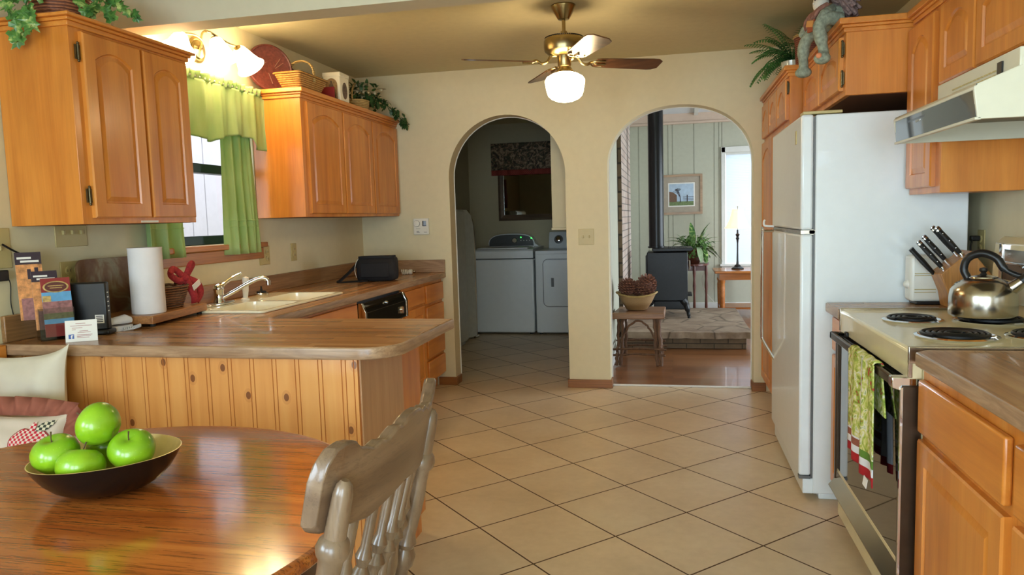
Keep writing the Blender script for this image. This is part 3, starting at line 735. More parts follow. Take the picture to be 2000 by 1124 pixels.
B().box(XL, XL+.02, 2.215, YF-.002, CT, 1.005).build('backsplash', 'splash', ct, bev=.004)
B().box(XL+.02, -1.745, YF-.022, YF-.002, CT, 1.005).build('backsplash', 'edge', ct, bev=.004)

# peninsula body
pe = thing('peninsula', 'knotty pine beadboard peninsula base below the long worktop', 'counter', (-1.6, 2.5, 0))
m = B(); prof = []
x = XL+.004
while x < -1.03:
    w_ = min(.085, -1.022-x)
    prof += [(x, .003), (x+.0018, 0)]
    prof += [(x+w_-.0168, 0), (x+w_-.015, .003), (x+w_-.0132, 0), (x+w_-.0018, 0)]
    x += w_
vs = []; 
for a, d in prof: vs += [(a, 2.225+d, 0), (a, 2.225+d, .863)]
for a, d in prof: vs += [(a, 2.245, 0), (a, 2.245, .863)]
n = len(prof); fs = [(2*i, 2*i+2, 2*i+3, 2*i+1) for i in range(n-1)] + [(2*n+2*i, 2*n+2*i+1, 2*n+2*i+3, 2*n+2*i+2) for i in range(n-1)]
fs += [(0, 1, 2*n+1, 2*n), (2*n-2, 4*n-2, 4*n-1, 2*n-1)]
mbd = B().add(vs, fs); bb = mbd.build('beadboard_panel', ['pine', 'groove'], pe, smooth=0)
for p in bb.data.polygons:
    if abs(p.normal.x) > .35 and p.center.y < 2.24: p.material_index = 1
B().box(XL+.004, -1.045, 2.246, 2.60, 0, .863).box(XL+.6, -1.045, 2.60, 2.83, 0, .863).build('cabinet_body', 'cab', pe)
B().box(-1.045, -1.018, 2.238, 2.62, 0, .863).build('end_panel', 'endpanel', pe, bev=.002)
B().box(-1.045, -1.024, 2.62, 2.83, .10, .863).build('side_panel', 'cab', pe)

# sink
sk = thing('kitchen_sink', 'cream double-bowl kitchen sink set into the left worktop', 'sink', (-2.07, 3.46, CT))
BX0 = -2.165
h1 = rrect(BX0, SX1-.025, SY0+.03, 3.43, .05); h2 = rrect(BX0, SX1-.025, 3.47, SY1-.03, .05)
m = slab(B(), rrect(SX0, SX1, SY0, SY1, .03), CT+.0005, CT+.013, .005, holes=[h1, h2])
for h in (h1, h2):
    rgs = [[(x, y, CT+.0125) for x, y in h]]
    for d, z in ((.002, CT-.01), (.006, CT-.12), (.02, CT-.155), (.06, CT-.165)): rgs.append([(x, y, z) for x, y in inset(h, d)])
    m.rings(rgs, True, False, True)
m.build('basin', 'white_ceramic', sk)
for cy in (3.24, 3.67): B().lathe([(.001, .0), (.04, 0), (.043, .003), (.03, .004), (.02, .001), (.001, .001)], (-2.0, cy, CT-.1645), n=20).build('drain', 'chrome', sk)
# faucet
fc = thing('faucet', 'chrome single-lever kitchen faucet on the sink deck', 'faucet', (-2.235, 3.27, CT+.013))
slab(B(), [( -2.235+.028*math.cos(a), 3.27+.125*math.sin(a)) for a in [2*PI*i/24 for i in range(24)]], CT+.013, CT+.027, .006).build('base_plate', 'chrome', fc)
B().lathe([(.03, 0), (.028, .01), (.024, .02), (.024, .058), (.027, .063), (.027, .076), (.02, .088), (.008, .095)], (-2.235, 3.27, CT+.026), n=20).build('body', 'chrome', fc)
B().tube(bez([(-2.235, 3.27, CT+.095), (-2.225, 3.305, CT+.118), (-2.20, 3.36, CT+.150), (-2.18, 3.39, CT+.163)], 6), [.011]*6+[.009]*6+[.007]*6+[.009], 10).build('lever', 'chrome', fc)
B().tube(bez([(-2.23, 3.275, CT+.045), (-2.17, 3.30, CT+.078), (-2.10, 3.325, CT+.118), (-2.05, 3.345, CT+.140), (-2.02, 3.355, CT+.138), (-2.01, 3.36, CT+.118)], 6), .011, 12).cyl((-2.01, 3.36, CT+.128), (-2.01, 3.36, CT+.104), .014, .013, 14).build('spout', 'chrome', fc)
sp_ = thing('sink_sprayer', 'white side sprayer behind the chrome faucet', 'sprayer', (-2.235, 3.50, CT+.013))
B().lathe([(.022, 0), (.022, .006), (.014, .012)], (-2.235, 3.50, CT+.013)).build('collar', 'white_plastic', sp_)
B().lathe([(.012, .01), (.016, .05), (.015, .085), (.018, .105), (.016, .12), (.004, .126)], (-2.235, 3.50, CT+.013), (.08, 0, 1)).build('nozzle', 'white_plastic', sp_)
st = thing('sink_strainer', 'metal sink basket strainer standing upside down on the deck', 'strainer', (-2.235, 3.66, CT+.013))
B().lathe([(.036, 0), (.038, .004), (.038, .018), (.034, .022), (.02, .024)], (-2.235, 3.66, CT+.013)).build('basket', 'steel', st)
B().lathe([(.026, .022), (.026, .03), (.008, .034), (.004, .05), (.006, .056), (.001, .058)], (-2.235, 3.66, CT+.013)).build('stopper', 'rubber', st)

# ------------------------------------------------------------------ right side cabinetry
FR = .70
# pantry
c = thing('pantry_cabinet', 'tall honey wood pantry cabinet between the refrigerator and the far arch', 'cabinet', (1.0, 4.95, 0))
PX = .645
B().box(PX, XR-.005, 4.375, 5.505, .09, 2.07).box(PX+.06, XR-.005, 4.375, 5.505, 0, .09).build('cabinet_body', 'cab', c, bev=.002)
crown(c, XR-.005, PX, 4.375, 5.505, 2.05, 2.105, -1, (1, 0))
for a, b in ((4.40, 4.75), (4.765, 5.125), (5.14, 5.49)): 
    d = door_mb(PX, -1, a, b, 1.815, 2.04, rise=.06, fr=.045).build('door', 'cab', c, smooth=12)
    if a < 4.45: hinge(d, PX-.002, a-.012, 1.99, -1)
for a, b in ((4.40, 4.935), (4.95, 5.49)): door_mb(PX, -1, a, b, .12, 1.785, rise=.06).build('door', 'cab', c, smooth=12)
# cabinet over the refrigerator
c = thing('wall_cabinet', 'deep honey wood cabinet above the white refrigerator', 'cabinet', (1.0, 3.9, 1.79))
OX = .725
B().box(OX, XR-.005, 3.40, 4.335, 1.79, 2.07).build('cabinet_body', 'cab', c, bev=.002)
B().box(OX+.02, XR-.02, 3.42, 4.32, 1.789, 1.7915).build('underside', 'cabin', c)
crown(c, XR-.005, OX, 3.40, 4.335, 2.05, 2.105, -1, (1, 0))
for a, b in ((3.445, 3.875), (3.89, 4.315)):
    d = door_mb(OX, -1, a, b, 1.815, 2.04, rise=.04, fr=.05).build('door', 'cab', c, smooth=12)
    if a < 3.5:
        for z in (1.865, 1.99): hinge(d, OX-.002, a-.014, z, -1)
# narrow tall wall cabinet by the hood
UX = .98
c = thing('wall_cabinet', 'narrow honey wood wall cabinet between the refrigerator and the range hood', 'cabinet', (1.1, 3.2, 1.36))
B().box(UX, XR-.005, 3.03, 3.395, 1.36, 2.07).build('cabinet_body', 'cab', c, bev=.002)
crown(c, XR-.005, UX, 3.03, 3.395-.035, 2.05, 2.105, -1, (0, 0))
door_mb(UX, -1, 3.085, 3.385, 1.385, 2.035, rise=.05).build('door', 'cab', c, smooth=12)
c = thing('wall_cabinet', 'short honey wood wall cabinet directly above the range hood', 'cabinet', (1.1, 2.6, 1.725))
B().box(UX, XR-.005, 2.20, 3.029, 1.725, 2.07).build('cabinet_body', 'cab', c, bev=.002)
crown(c, XR-.005, UX, 2.20, 3.03, 2.05, 2.105, -1, (0, 0))
for a, b in ((2.70, 3.075-.06), (2.27, 2.685)): door_mb(UX, -1, a, b, 1.755, 2.035, rise=.05, fr=.05).build('door', 'cab', c, smooth=12)

# small base cabinet between refrigerator and range
c = thing('base_cabinet', 'narrow honey wood base cabinet between the refrigerator and the range', 'cabinet', (1.0, 3.27, 0))
B().box(FR, XR-.005, 3.152, 3.395, .09, .862).box(FR+.05, XR-.005, 3.152, 3.395, 0, .09).build('cabinet_body', 'cab', c)
slab_front(FR, -1, 3.165, 3.385, .70, .845).build('drawer', 'cabY', c, bev=.005)
door_mb(FR, -1, 3.165, 3.385, .11, .68, rise=0, fr=.05).build('door', 'cab', c, smooth=12)
c = thing('countertop', 'small laminate worktop between the refrigerator and the range', 'countertop', (1.0, 3.27, CT))
o = slab(B(), [(.655, 3.155), (XR-.003, 3.155), (XR-.003, 3.395), (.655, 3.395)], .863, CT, .007).build('worktop', ['counterX', 'edgeY'], c)
for p in o.data.polygons:
    if p.normal.z < .85: p.material_index = 1
# near base cabinets
c = thing('base_cabinet', 'honey wood base cabinet with drawer over door nearest the range', 'cabinet', (1.0, 1.95, 0))
B().box(FR, XR-.005, 1.66, 2.255, .09, .862).box(FR+.05, XR-.005, 1.66, 2.255, 0, .09).build('cabinet_body', 'cab', c)
slab_front(FR, -1, 1.685, 2.24, .67, .822).build('drawer', 'cabY', c, bev=.006)
door_mb(FR, -1, 1.685, 2.24, .11, .648, rise=0, fr=.062).build('door', 'cab', c, smooth=12)
c = thing('base_cabinet', 'honey wood base cabinet cut off at the right edge of the photo', 'cabinet', (1.0, 1.3, 0))
B().box(FR, XR-.005, .95, 1.6595, .09, .862).box(FR+.05, XR-.005, .95, 1.6595, 0, .09).build('cabinet_body', 'cab', c)
slab_front(FR, -1, .98, 1.64, .67, .822).build('drawer', 'cabY', c, bev=.006)
door_mb(FR, -1, .98, 1.64, .11, .648, rise=0, fr=.062).build('door', 'cab', c, smooth=12)
c = thing('countertop', 'laminate worktop running off the right edge of the photo', 'countertop', (1.0, 1.6, CT))
o = slab(B(), [(.665, .95), (XR-.003, .95), (XR-.003, 2.252), (.70, 2.252), (.665, 2.217)], .863, CT, .007).build('worktop', ['counterY', 'edgeY'], c)
for p in o.data.polygons:
    if p.normal.z < .85: p.material_index = 1

# ------------------------------------------------------------------ refrigerator
rf = thing('refrigerator', 'white top-freezer refrigerator on the right wall', 'refrigerator', (.9, 3.85, 0))
B().box(.612, 1.215, 3.412, 4.345, .03, 1.718).box(.64, 1.20, 3.43, 4.33, 0, .03).build('cabinet_body', 'white_app', rf, bev=.006)
B().box(.603, .614, 3.418, 4.34, .10, 1.71).build('door_gasket', 'grey_plastic', rf)
B().box(.552, .604, 3.414, 4.343, 1.222, 1.722).build('freezer_door', 'white_app', rf, bev=.012, seg=3)
B().box(.552, .604, 3.414, 4.343, .112, 1.205).build('refrigerator_door', 'white_app', rf, bev=.012, seg=3)
B().box(.570, .615, 3.42, 4.34, .028, .098).build('kick_grille', 'white_app', rf, bev=.004)
B().box(.553, .612, 3.416, 4.30, 1.205, 1.221).cyl((.600, 3.416, 1.213), (.600, 3.44, 1.213), .012, n=12).build('centre_hinge', 'steel', rf)
B().box(.560, .72, 3.42, 3.50, 1.722, 1.735).build('top_hinge_cover', 'bisque_plastic', rf, bev=.003)
B().box(.553, .602, 3.416, 3.445, .098, .112).build('bottom_hinge', 'grey_plastic', rf)
B().tube(bez([(.552, 4.27, 1.20), (.50, 4.275, 1.20), (.492, 4.28, 1.185), (.492, 4.29, .80), (.492, 4.29, .62), (.50, 4.285, .58), (.556, 4.27, .48)], 5), .008, 8).build('door_handle', 'chrome', rf)
B().tube(bez([(.552, 4.27, 1.225), (.505, 4.275, 1.23), (.50, 4.28, 1.25), (.505, 4.29, 1.26)], 4), .006, 8).build('door_handle', 'white_app', rf)
B().box(.5485, .5525, 3.53, 3.555, 1.605, 1.665).build('badge', 'bisque_plastic', rf, bev=.001)

# ------------------------------------------------------------------ range
RY0, RY1 = 2.262, 3.15
rg = thing('kitchen_range', 'cream electric coil range with black glass oven door', 'range', (.95, 2.7, 0))
B().box(.70, XR-.01, RY0, RY1, .05, .862).build('oven_body', 'bisque', rg)
B().prism([(.664, .815), (.70, .815), (.70, .86), (XR-.06, .86), (XR-.06, .902), (.672, .902), (.664, .895)], RY0+.004, RY1-.004, 'xz').build('cooktop', 'bisque', rg, bev=.004)
for y in (RY0, RY1-.006):
    B().box(.66, XR-.02, y-.002, y+.008, .862, .912).box(.660, .672, y, y+.006, .82, .91).build('side_trim', 'steel', rg, bev=.002)
# backguard
bg_ = B().prism([(1.20, .95), (XR-.012, .95), (XR-.012, 1.175), (1.235, 1.19), (1.205, 1.165), (1.195, 1.03)], RY0+.01, RY1-.03, 'xz').build('backguard', 'bisque', rg, bev=.004)
B().box(XR-.06, XR-.012, RY0, RY1, .90, .955).build('backguard_base', 'bisque', rg)
B().box(1.192, 1.2, RY0+.02, 3.02, 1.035, 1.095).build('control_glass', 'black_gloss', bg_)
B().box(1.194, 1.204, RY0+.02, 3.02, 1.10, 1.145).build('control_strip', 'steel', bg_)
B().box(1.189, 1.206, 3.02, 3.045, 1.03, 1.165).box(1.186, 1.20, RY0+.02, 3.03, 1.094, 1.102).build('chrome_trim', 'chrome', bg_, bev=.002)
# oven door
od = B().box(.656, .698, RY0+.03, RY1-.02, .235, .785).build('oven_door', 'black_gloss', rg, bev=.003)
B().box(.646, .70, RY0+.004, RY0+.034, .20, .795).build('door_trim', 'brown_metal', rg, bev=.004)
B().box(.646, .70, RY1-.024, RY1, .20, .795).build('door_trim', 'brown_metal', rg, bev=.004)
B().box(.643, .649, RY0+.004, RY0+.012, .20, .79).build('chrome_edge', 'chrome', rg)
B().box(.622, .636, RY0+.03, RY1-.01, .790, .818).build('handle_bar', 'brown_metal', od, bev=.004)
B().box(.622, .69, RY1-.04, RY1-.01, .790, .818).build('handle_bracket', 'black_gloss', od, bev=.004)
B().prism([(.620, .788), (.69, .762), (.69, .820), (.620, .820)], RY0+.012, RY0+.046, 'xz').build('handle_bracket', 'chrome', od, bev=.004)
B().box(.66, .70, RY0+.03, RY1-.03, .800, .806).build('vent_trim', 'black_plastic', rg)
B().box(.652, .664, 3.0, 3.03, .815, .835).build('door_latch', 'black_plastic', rg, bev=.004)
# drawer
dr = B().box(.662, .70, RY0+.004, RY1-.004, .05, .165).build('storage_drawer', 'bisque', rg, bev=.006)
B().prism([(.622, .178), (.632, .168), (.70, .175), (.70, .235), (.668, .235)], RY0+.02, RY1-.01, 'xz').build('drawer_handle', 'steel', rg, bev=.003)
B().box(.655, .70, RY0+.02, RY1-.01, .2355, .252).build('drawer_strip', 'bisque', rg, bev=.002)
# burners: drip pan, ring and coil
def burner(x, y, r):
    b = B().lathe([(r+.018, 0), (r+.020, .004), (r+.010, .007), (r+.004, .002), (r*.5, -.006), (.01, -.008)], (x, y, .9025), n=36, cap=False).build('drip_pan', 'chrome', rg)
    pts = []; turns = 4.6 if r > .09 else 3.6
    N = int(turns*22)
    for i in range(N+1):
        a = 2*PI*i/22; rr = lerp(.022, r, i/N); pts.append((x+rr*math.cos(a), y+rr*math.sin(a), .9125))
    cl = B().tube(pts, .0062, 6)
    for a in (0, 2.09, 4.19): cl.obox((x+r*.5*math.cos(a), y+r*.5*math.sin(a), .9045), (r*1.0, .004, .005), (0, 0, a))
    cl.build('coil', 'iron', b)
for x, y, r in ((.845, 2.86, .080), (.865, 2.50, .098), (1.095, 2.845, .100), (1.105, 2.50, .080)): burner(x, y, r)

# range hood
hd = thing('range_hood', 'cream and black range hood jutting out above the range', 'range hood', (1.0, 2.57, 1.54))
HY0, HY1 = 2.215, 2.945
m = B().prism([(.803, 1.54), (XR-.006, 1.54), (XR-.006, 1.715), (1.0, 1.715), (.80, 1.632), (.792, 1.625)], HY0, HY0+.012, 'xz').prism([(.803, 1.54), (XR-.006, 1.54), (XR-.006, 1.715), (1.0, 1.715), (.80, 1.632), (.792, 1.625)], HY1-.012, HY1, 'xz')
for q in ([(.792, 1.618), (.792, 1.626), (.80, 1.633), (.812, 1.626), (.812, 1.618)], [(.80, 1.618), (.80, 1.633), (1.0, 1.7155), (1.0, 1.70)], [(1.0, 1.70), (1.0, 1.7155), (XR-.006, 1.7155), (XR-.006, 1.70)]): m.prism(q, HY0+.0005, HY1-.0005, 'xz')
m.box(.796, .812, HY0, HY1, 1.538, 1.546)
m.build('canopy', 'hoodpaint', hd, bev=.002)
m = B().prism([(.800, 1.546), (.808, 1.546), (.803, 1.622), (.795, 1.622)], HY0+.008, HY1-.006, 'xz').build('front_glass', 'black_gloss', hd)
B().prism([(.7985, 1.575), (.800, 1.575), (.7975, 1.605), (.796, 1.605)], 2.62, 2.80, 'xz').build('switch_panel', plain('dark_blue_glass', (20, 28, 44), .1), hd)
m2 = B()
for i in range(4): m2.box(.7955, .7965, 2.665+.012*i, 2.673+.012*i, 1.590, 1.597)
m2.build('logo', 'steel', hd)
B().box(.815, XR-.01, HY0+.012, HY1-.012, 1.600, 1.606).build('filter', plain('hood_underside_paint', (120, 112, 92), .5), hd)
up = B().box(.90, .979, HY0+.001, 2.83, 1.660, 1.7235).box(.979, XR-.006, HY0+.001, 2.83, 1.700, 1.7235).build('vent_box', 'hoodpaint', hd, bev=.003)
m = B()
for i in range(12): m.box(.897, .901, 2.36+.028*i, 2.38+.028*i, 1.672, 1.676).box(.897, .901, 2.36+.028*i, 2.38+.028*i, 1.684, 1.688)
m.build('vent_slot', 'bisque_plastic', up)
B().box(.895, .905, 2.315, 2.345, 1.665, 1.705).build('switch', 'black_plastic', up)
# ------------------------------------------------------------------ ceiling fan
FC = Vector((-.563, 4.05, 0))
fn = thing('ceiling_fan', 'antique brass ceiling fan with four wooden blades and a lit globe', 'ceiling fan', (FC.x, FC.y, 1.94))
B().lathe([(.066, 0), (.068, -.006), (.066, -.012), (.035, -.066), (.030, -.074), (.012, -.078)], (FC.x, FC.y, H-.001), n=32).build('canopy', 'brass', fn)
B().cyl((FC.x, FC.y, 2.28), (FC.x, FC.y, 2.375), .010, n=16).cyl((FC.x, FC.y, 2.288), (FC.x, FC.y, 2.312), .018, n=16).build('downrod', 'brass', fn)
B().lathe([(.03, .095), (.085, .088), (.105, .078), (.110, .066), (.110, .030), (.106, .012), (.085, -.006), (.05, -.014)], (FC.x, FC.y, 2.195), n=48).build('motor_housing', 'brass', fn)
m = B()
for i in range(56):
    a = 2*PI*i/56; m.obox((FC.x+.098*math.cos(a), FC.y+.098*math.sin(a), 2.2785), (.014, .004, .006), (0, .35, a))
m.build('vent_slot', 'black_plastic', fn)
B().lathe([(.05, .075), (.038, .07), (.037, .02), (.033, .012), (.04, 0), (.045, -.008), (.048, -.022), (.038, -.03)], (FC.x, FC.y, 2.112), n=32).build('switch_housing', 'brass', fn)
fit = B()
for i in range(24):
    a = 2*PI*i/24; fit.sphere((FC.x+.046*math.cos(a), FC.y+.046*math.sin(a), 2.094), .0065, 8, 6)
fit.build('globe_fitter', 'brass', fn)
B().lathe([(.042, .022), (.046, .016), (.07, .008), (.098, -.008), (.109, -.026), (.109, -.036), (.100, -.085), (.092, -.108), (.075, -.124), (.045, -.137), (.02, -.142), (.001, -.143)], (FC.x, FC.y, 2.078), n=48, cap=False).build('light_globe', 'globe', fn)
bladeW = wood('walnut_fan_blade', (66, 40, 22), (98, 62, 34), (122, 82, 46), axis='X', scale=12, rough=.35)
ph0 = .458
for k in range(4):
    a = ph0+PI/2*k
    T = Matrix.Translation((FC.x, FC.y, 2.150)) @ Matrix.Rotation(a, 4, 'Z') @ Matrix.Rotation(-math.radians(13), 4, 'X')
    outl = [(.175, -.045), (.20, -.052), (.50, -.066), (.535, -.062), (.562, -.040), (.562, .040), (.535, .062), (.50, .066), (.20, .052), (.175, .045)]
    m = B().prism(outl, -.003, .003).xf(T)
    bl = m.build('blade', bladeW, fn, bev=.001)
    T2 = Matrix.Translation((FC.x, FC.y, 2.150)) @ Matrix.Rotation(a, 4, 'Z')
    m = B().tube(bez([(.045, 0, .035), (.075, 0, .030), (.10, 0, -.002), (.13, 0, -.010), (.16, 0, .004), (.185, 0, -.007)], 5), .0075, 8)
    m.tube(bez([(.15, 0, .0), (.165, .028, -.006), (.19, .042, -.010), (.225, .036, -.012)], 4), .005, 8).tube(bez([(.15, 0, .0), (.165, -.028, .0), (.19, -.042, .0), (.225, -.036, .0)], 4), .005, 8).tube([(.18, 0, -.006), (.235, 0, -.008)], .006, 8)
    m.xf(T2).build('blade_bracket', 'brass', fn)

# ------------------------------------------------------------------ three-lamp wall light over the window
sx_, sy2, sz = XL, 3.46, 2.235
wl = thing('wall_lamp', 'brass wall light with three glowing glass shades above the window', 'wall lamp', (XL+.02, 3.6, 2.2))
prof = [(.066, 0), (.068, .006), (.058, .012), (.050, .010), (.044, .018), (.030, .022), (.010, .030), (.001, .031)]
B().lathe(prof, (XL+.002, 3.50, 2.24), (1, 0, 0), n=36).build('wall_plate', 'brass', wl)
B().tube(bez([(XL+.03, 3.50, 2.25), (XL+.09, 3.43, 2.30), (XL+.13, 3.42, 2.305), (XL+.13, 3.49, 2.298), (XL+.13, 3.58, 2.285), (XL+.13, 3.64, 2.283), (XL+.13, 3.68, 2.285)], 6), .006, 8).build('arm', 'brass', wl)
B().tube(bez([(XL+.03, 3.49, 2.24), (XL+.09, 3.42, 2.26), (XL+.12, 3.32, 2.265), (XL+.13, 3.20, 2.245)], 5), .006, 8).build('arm', 'brass', wl)
shade = [(a*1.25, b*1.3) for a, b in [(.018, 0), (.026, .008), (.034, .03), (.043, .06), (.054, .088), (.064, .10), (.060, .099), (.048, .085), (.036, .06), (.026, .03), (.016, .01)]]
for (p, ax) in (((XL+.13, 3.20, 2.235), (.3, -.75, -1)), ((XL+.13, 3.475, 2.283), (.30, .15, -1)), ((XL+.13, 3.68, 2.278), (.15, .95, -.85))):
    axv = Vector(ax).normalized()
    B().lathe([(.008, -.012), (.020, -.006), (.021, .01), (.018, .014)], p, ax, n=20).build('socket', 'brass', wl)
    s_ = B().lathe(shade, p, ax, n=32, cap=False).build('lamp_shade', 'sconceglass', wl)

# ------------------------------------------------------------------ curtains
def drape(yA, yB, z0f, z1, x=-2.37, amp=.018, folds=6, seed=0, skew=0, nu=70, nv=24, gather=0):
    rnd = random.Random(seed); ph = [rnd.random()*6 for _ in range(4)]
    def f(u, v):
        z0 = z0f(u) if callable(z0f) else z0f
        z = lerp(z1, z0, v)
        uu = .5+(u-.5)*(1-gather*(1-v)) if gather else u
        y = lerp(yA, yB, uu) + skew*v
        a = amp*(.55+.45*v)
        dx = a*math.sin(2*PI*folds*u+ph[0]+.5*math.sin(3*v+ph[1])) + .4*a*math.sin(2*PI*folds*2.3*u+ph[2])
        return (x+dx, y+.3*a*math.cos(2*PI*folds*u+ph[0]), z)
    return B().grid(f, nu, nv)
def zig(u):
    # pointed lower hem of the valance
    t = (u*3) % 1.0
    y = 3.08+.92*u; keys = [(3.0, 1.80), (3.12, 1.755), (3.295, 1.778), (3.456, 1.753), (3.573, 1.791), (3.695, 1.815), (3.84, 1.807), (3.872, 1.751), (4.1, 1.748)]
    for (a, b), (c, d) in zip(keys, keys[1:]):
        if y <= c: return lerp(b, d, (y-a)/(c-a))
    return 1.75
va = thing('curtain', 'green gathered valance across the top of the kitchen window', 'curtain', (-2.36, 3.55, 1.76))
drape(3.08, 4.00, zig, 2.065, x=-2.345, amp=.014, folds=6, seed=3).build('valance_cloth', 'curtain', va, smooth=180, solid=.0015)
def head(u, v):
    return (-2.345+.010*math.sin(2*PI*22*u)+.006*math.cos(PI*v), lerp(3.085, 3.97, u), lerp(2.10, 2.06, v)+.004*math.sin(2*PI*13*u))
B().grid(head, 160, 4).build('ruffled_heading', 'curtain', va, smooth=180, solid=.0015)
B().cyl((-2.352, 3.06, 2.078), (-2.352, 4.0, 2.078), .006, n=8).build('curtain_rod', 'white_plastic', va)
cr_ = thing('curtain', 'long green curtain hanging right of the kitchen window glass', 'curtain', (-2.37, 3.75, 1.15))
m = drape(3.59, 3.90, 1.155, 2.05, x=-2.385, amp=.022, folds=3.4, seed=5, skew=.02, gather=.12).build('cloth', 'curtain', cr_, smooth=180, solid=.0015)
def seam(yA, yB, z, x, folds, seed, skewz=0):
    rnd = random.Random(seed); ph = [rnd.random()*6 for _ in range(4)]; pts = []
    for i in range(61):
        u = i/60; a = .022*.85
        pts.append((x+a*math.sin(2*PI*folds*u+ph[0]+.5*math.sin(3*.8+ph[1]))+.4*a*math.sin(2*PI*folds*2.3*u+ph[2])+.003, lerp(yA, yB, u), z))
    return B().tube(pts, .0022, 6)
seam(3.615, 3.915, 1.345, -2.385, 3.4, 5).build('hem_seam', 'curtain', cr_)
seam(3.615, 3.915, 1.31, -2.385, 3.4, 5).build('hem_seam', 'curtain', cr_)
cl_ = thing('curtain', 'green curtain end showing below the near wall cabinet', 'curtain', (-2.37, 3.1, 1.15))
drape(2.95, 3.22, 1.165, 2.05, x=-2.385, amp=.022, folds=2.2, seed=8, gather=.1, skew=.01).build('cloth', 'curtain', cl_, smooth=180, solid=.0015)
seam(2.965, 3.225, 1.31, -2.385, 2.2, 8).build('hem_seam', 'curtain', cl_)

# ------------------------------------------------------------------ switch plates and outlets
def plate(name, label, cat, x, y, z, sx, w, h, gangs, kind):
    t = thing(name, label, cat, (x, y, z-h/2))
    B().box(x, x+sx*.005, y-w/2, y+w/2, z-h/2, z+h/2).build('wall_plate', 'bisque_plastic', t, bev=.002)
    for g in range(gangs):
        yy = y+(g-(gangs-1)/2)*.046
        k = kind[g]
        if k == 's':
            B().box(x+sx*.005, x+sx*.016, yy-.005, yy+.005, z-.008, z+.010).build('toggle', 'bisque_plastic', t, bev=.002)
        else:
            for q in (-.02, .02):
                r = B().lathe([(.0165, 0), (.0165, .003), (.015, .004)], (x+sx*.005, yy, z+q), (sx, 0, 0), 20).build('receptacle', 'bisque_plastic', t)
                B().box(x+sx*.009, x+sx*.0096, yy-.008, yy-.006, z+q-.005, z+q+.006).build('slot', 'ink', r)
                B().box(x+sx*.009, x+sx*.0096, yy+.006, yy+.008, z+q-.005, z+q+.006).build('slot', 'ink', r)
    return t
plate('light_switch', 'three-gang switch plate hidden partly by the near wall cabinet', 'switch', XL, 2.575, 1.305, 1, .165, .115, 3, 'sss')
plate('outlet', 'double outlet plate behind the leaflets and black router', 'outlet', XL, 2.565, 1.13, 1, .12, .115, 2, 'oo')
plate('outlet', 'outlet plate right beside the right-hand green curtain', 'outlet', XL, 4.035, 1.130, 1, .115, .115, 2, 'so')
plate('outlet', 'narrow outlet plate below the far left wall cabinet', 'outlet', XL, 4.39, 1.133, 1, .07, .115, 1, 'o')
plate('wall_jack_plate', 'plate with a dark cord at the far left edge of the photo', 'wall plate', XL, 2.235, 1.255, 1, .10, .15, 1, 's')
plate('outlet', 'outlet on the right wall with a black plug behind the knife block', 'outlet', XR, 3.50, 1.145, -1, .072, .118, 1, 'o')
pc = thing('corded_plug', 'black plug and cord on the right wall outlet', 'cord', (XR-.03, 3.5, 1.15))
B().obox((XR-.028, 3.50, 1.168), (.036, .024, .022)).build('plug', 'black_plastic', pc, bev=.004)
B().tube(bez([(XR-.045, 3.50, 1.168), (1.25, 3.47, 1.155), (1.232, 3.43, 1.13), (1.228, 3.407, 1.05), (1.235, 3.402, .93)], 5), .004, 8).build('cable', 'black_plastic', pc)
# plates on the far wall
t = thing('light_switch', 'double toggle switch plate on the pillar between the arches', 'switch', (-.630, YF, 1.1))
B().box(-.688, -.572, YF-.006, YF, 1.098, 1.216).build('wall_plate', 'bisque_plastic', t, bev=.002)
for x in (-.653, -.607):
    B().box(x-.005, x+.005, YF-.018, YF-.005, 1.148, 1.168).build('toggle', 'bisque_plastic', t, bev=.002)
t = thing('thermostat', 'white wall thermostat with round dial and small dark display', 'thermostat', (-1.925, YF, 1.205))
B().box(-1.99, -1.865, YF-.022, YF, 1.205, 1.332).build('case', 'white_plastic', t, bev=.004)
B().lathe([(.024, 0), (.024, .008), (.020, .010)], (-1.962, YF-.021, 1.292), (0, -1, 0), 28).build('dial', 'white_plastic', t)
B().lathe([(.0265, 0), (.0265, .001), (.024, .0015)], (-1.962, YF-.0215, 1.292), (0, -1, 0), 28).build('dial_ring', 'grey_plastic', t)
B().box(-1.915, -1.885, YF-.0235, YF-.0215, 1.272, 1.312).build('display', 'black_gloss', t)
B().box(-1.965, -1.940, YF-.0235, YF-.0215, 1.222, 1.226).box(-1.965, -1.945, YF-.0235, YF-.0215, 1.230, 1.233).box(-1.97, -1.935, YF-.0235, YF-.0215, 1.250, 1.252).build('lettering', 'grey_plastic', t)
B().box(-1.905, -1.880, YF-.0235, YF-.0215, 1.222, 1.226).build('lettering', 'grey_plastic', t)
# adapter and cord on the near left wall
t = thing('power_adapter', 'black power adapter with thin cord at the far left edge', 'adapter', (XL, 2.225, 1.14))
B().box(XL, XL+.035, 2.16, 2.24, 1.135, 1.175).build('adapter_body', 'black_plastic', t, bev=.004)
B().tube(bez([(XL+.02, 2.24, 1.155), (XL+.012, 2.262, 1.12), (XL+.006, 2.262, 1.05), (XL+.006, 2.27, .99)], 6), .0018, 6).build('cable', 'black_plastic', t)
t = thing('antenna_wire', 'short dark cord curling out of the left wall plate', 'cord', (XL+.01, 2.25, 1.22))
B().tube(bez([(XL+.02, 2.235, 1.27), (XL+.03, 2.27, 1.245), (XL+.03, 2.32, 1.22), (XL+.02, 2.33, 1.20)], 5), .004, 6).build('cable', 'black_plastic', t)
t = thing('phone_plug', 'white plug-in adapter on the outlet behind the router', 'adapter', (XL+.01, 2.63, 1.09))
B().box(XL+.011, XL+.05, 2.575, 2.625, 1.10, 1.155).build('plug_body', 'bisque_plastic', t, bev=.006)
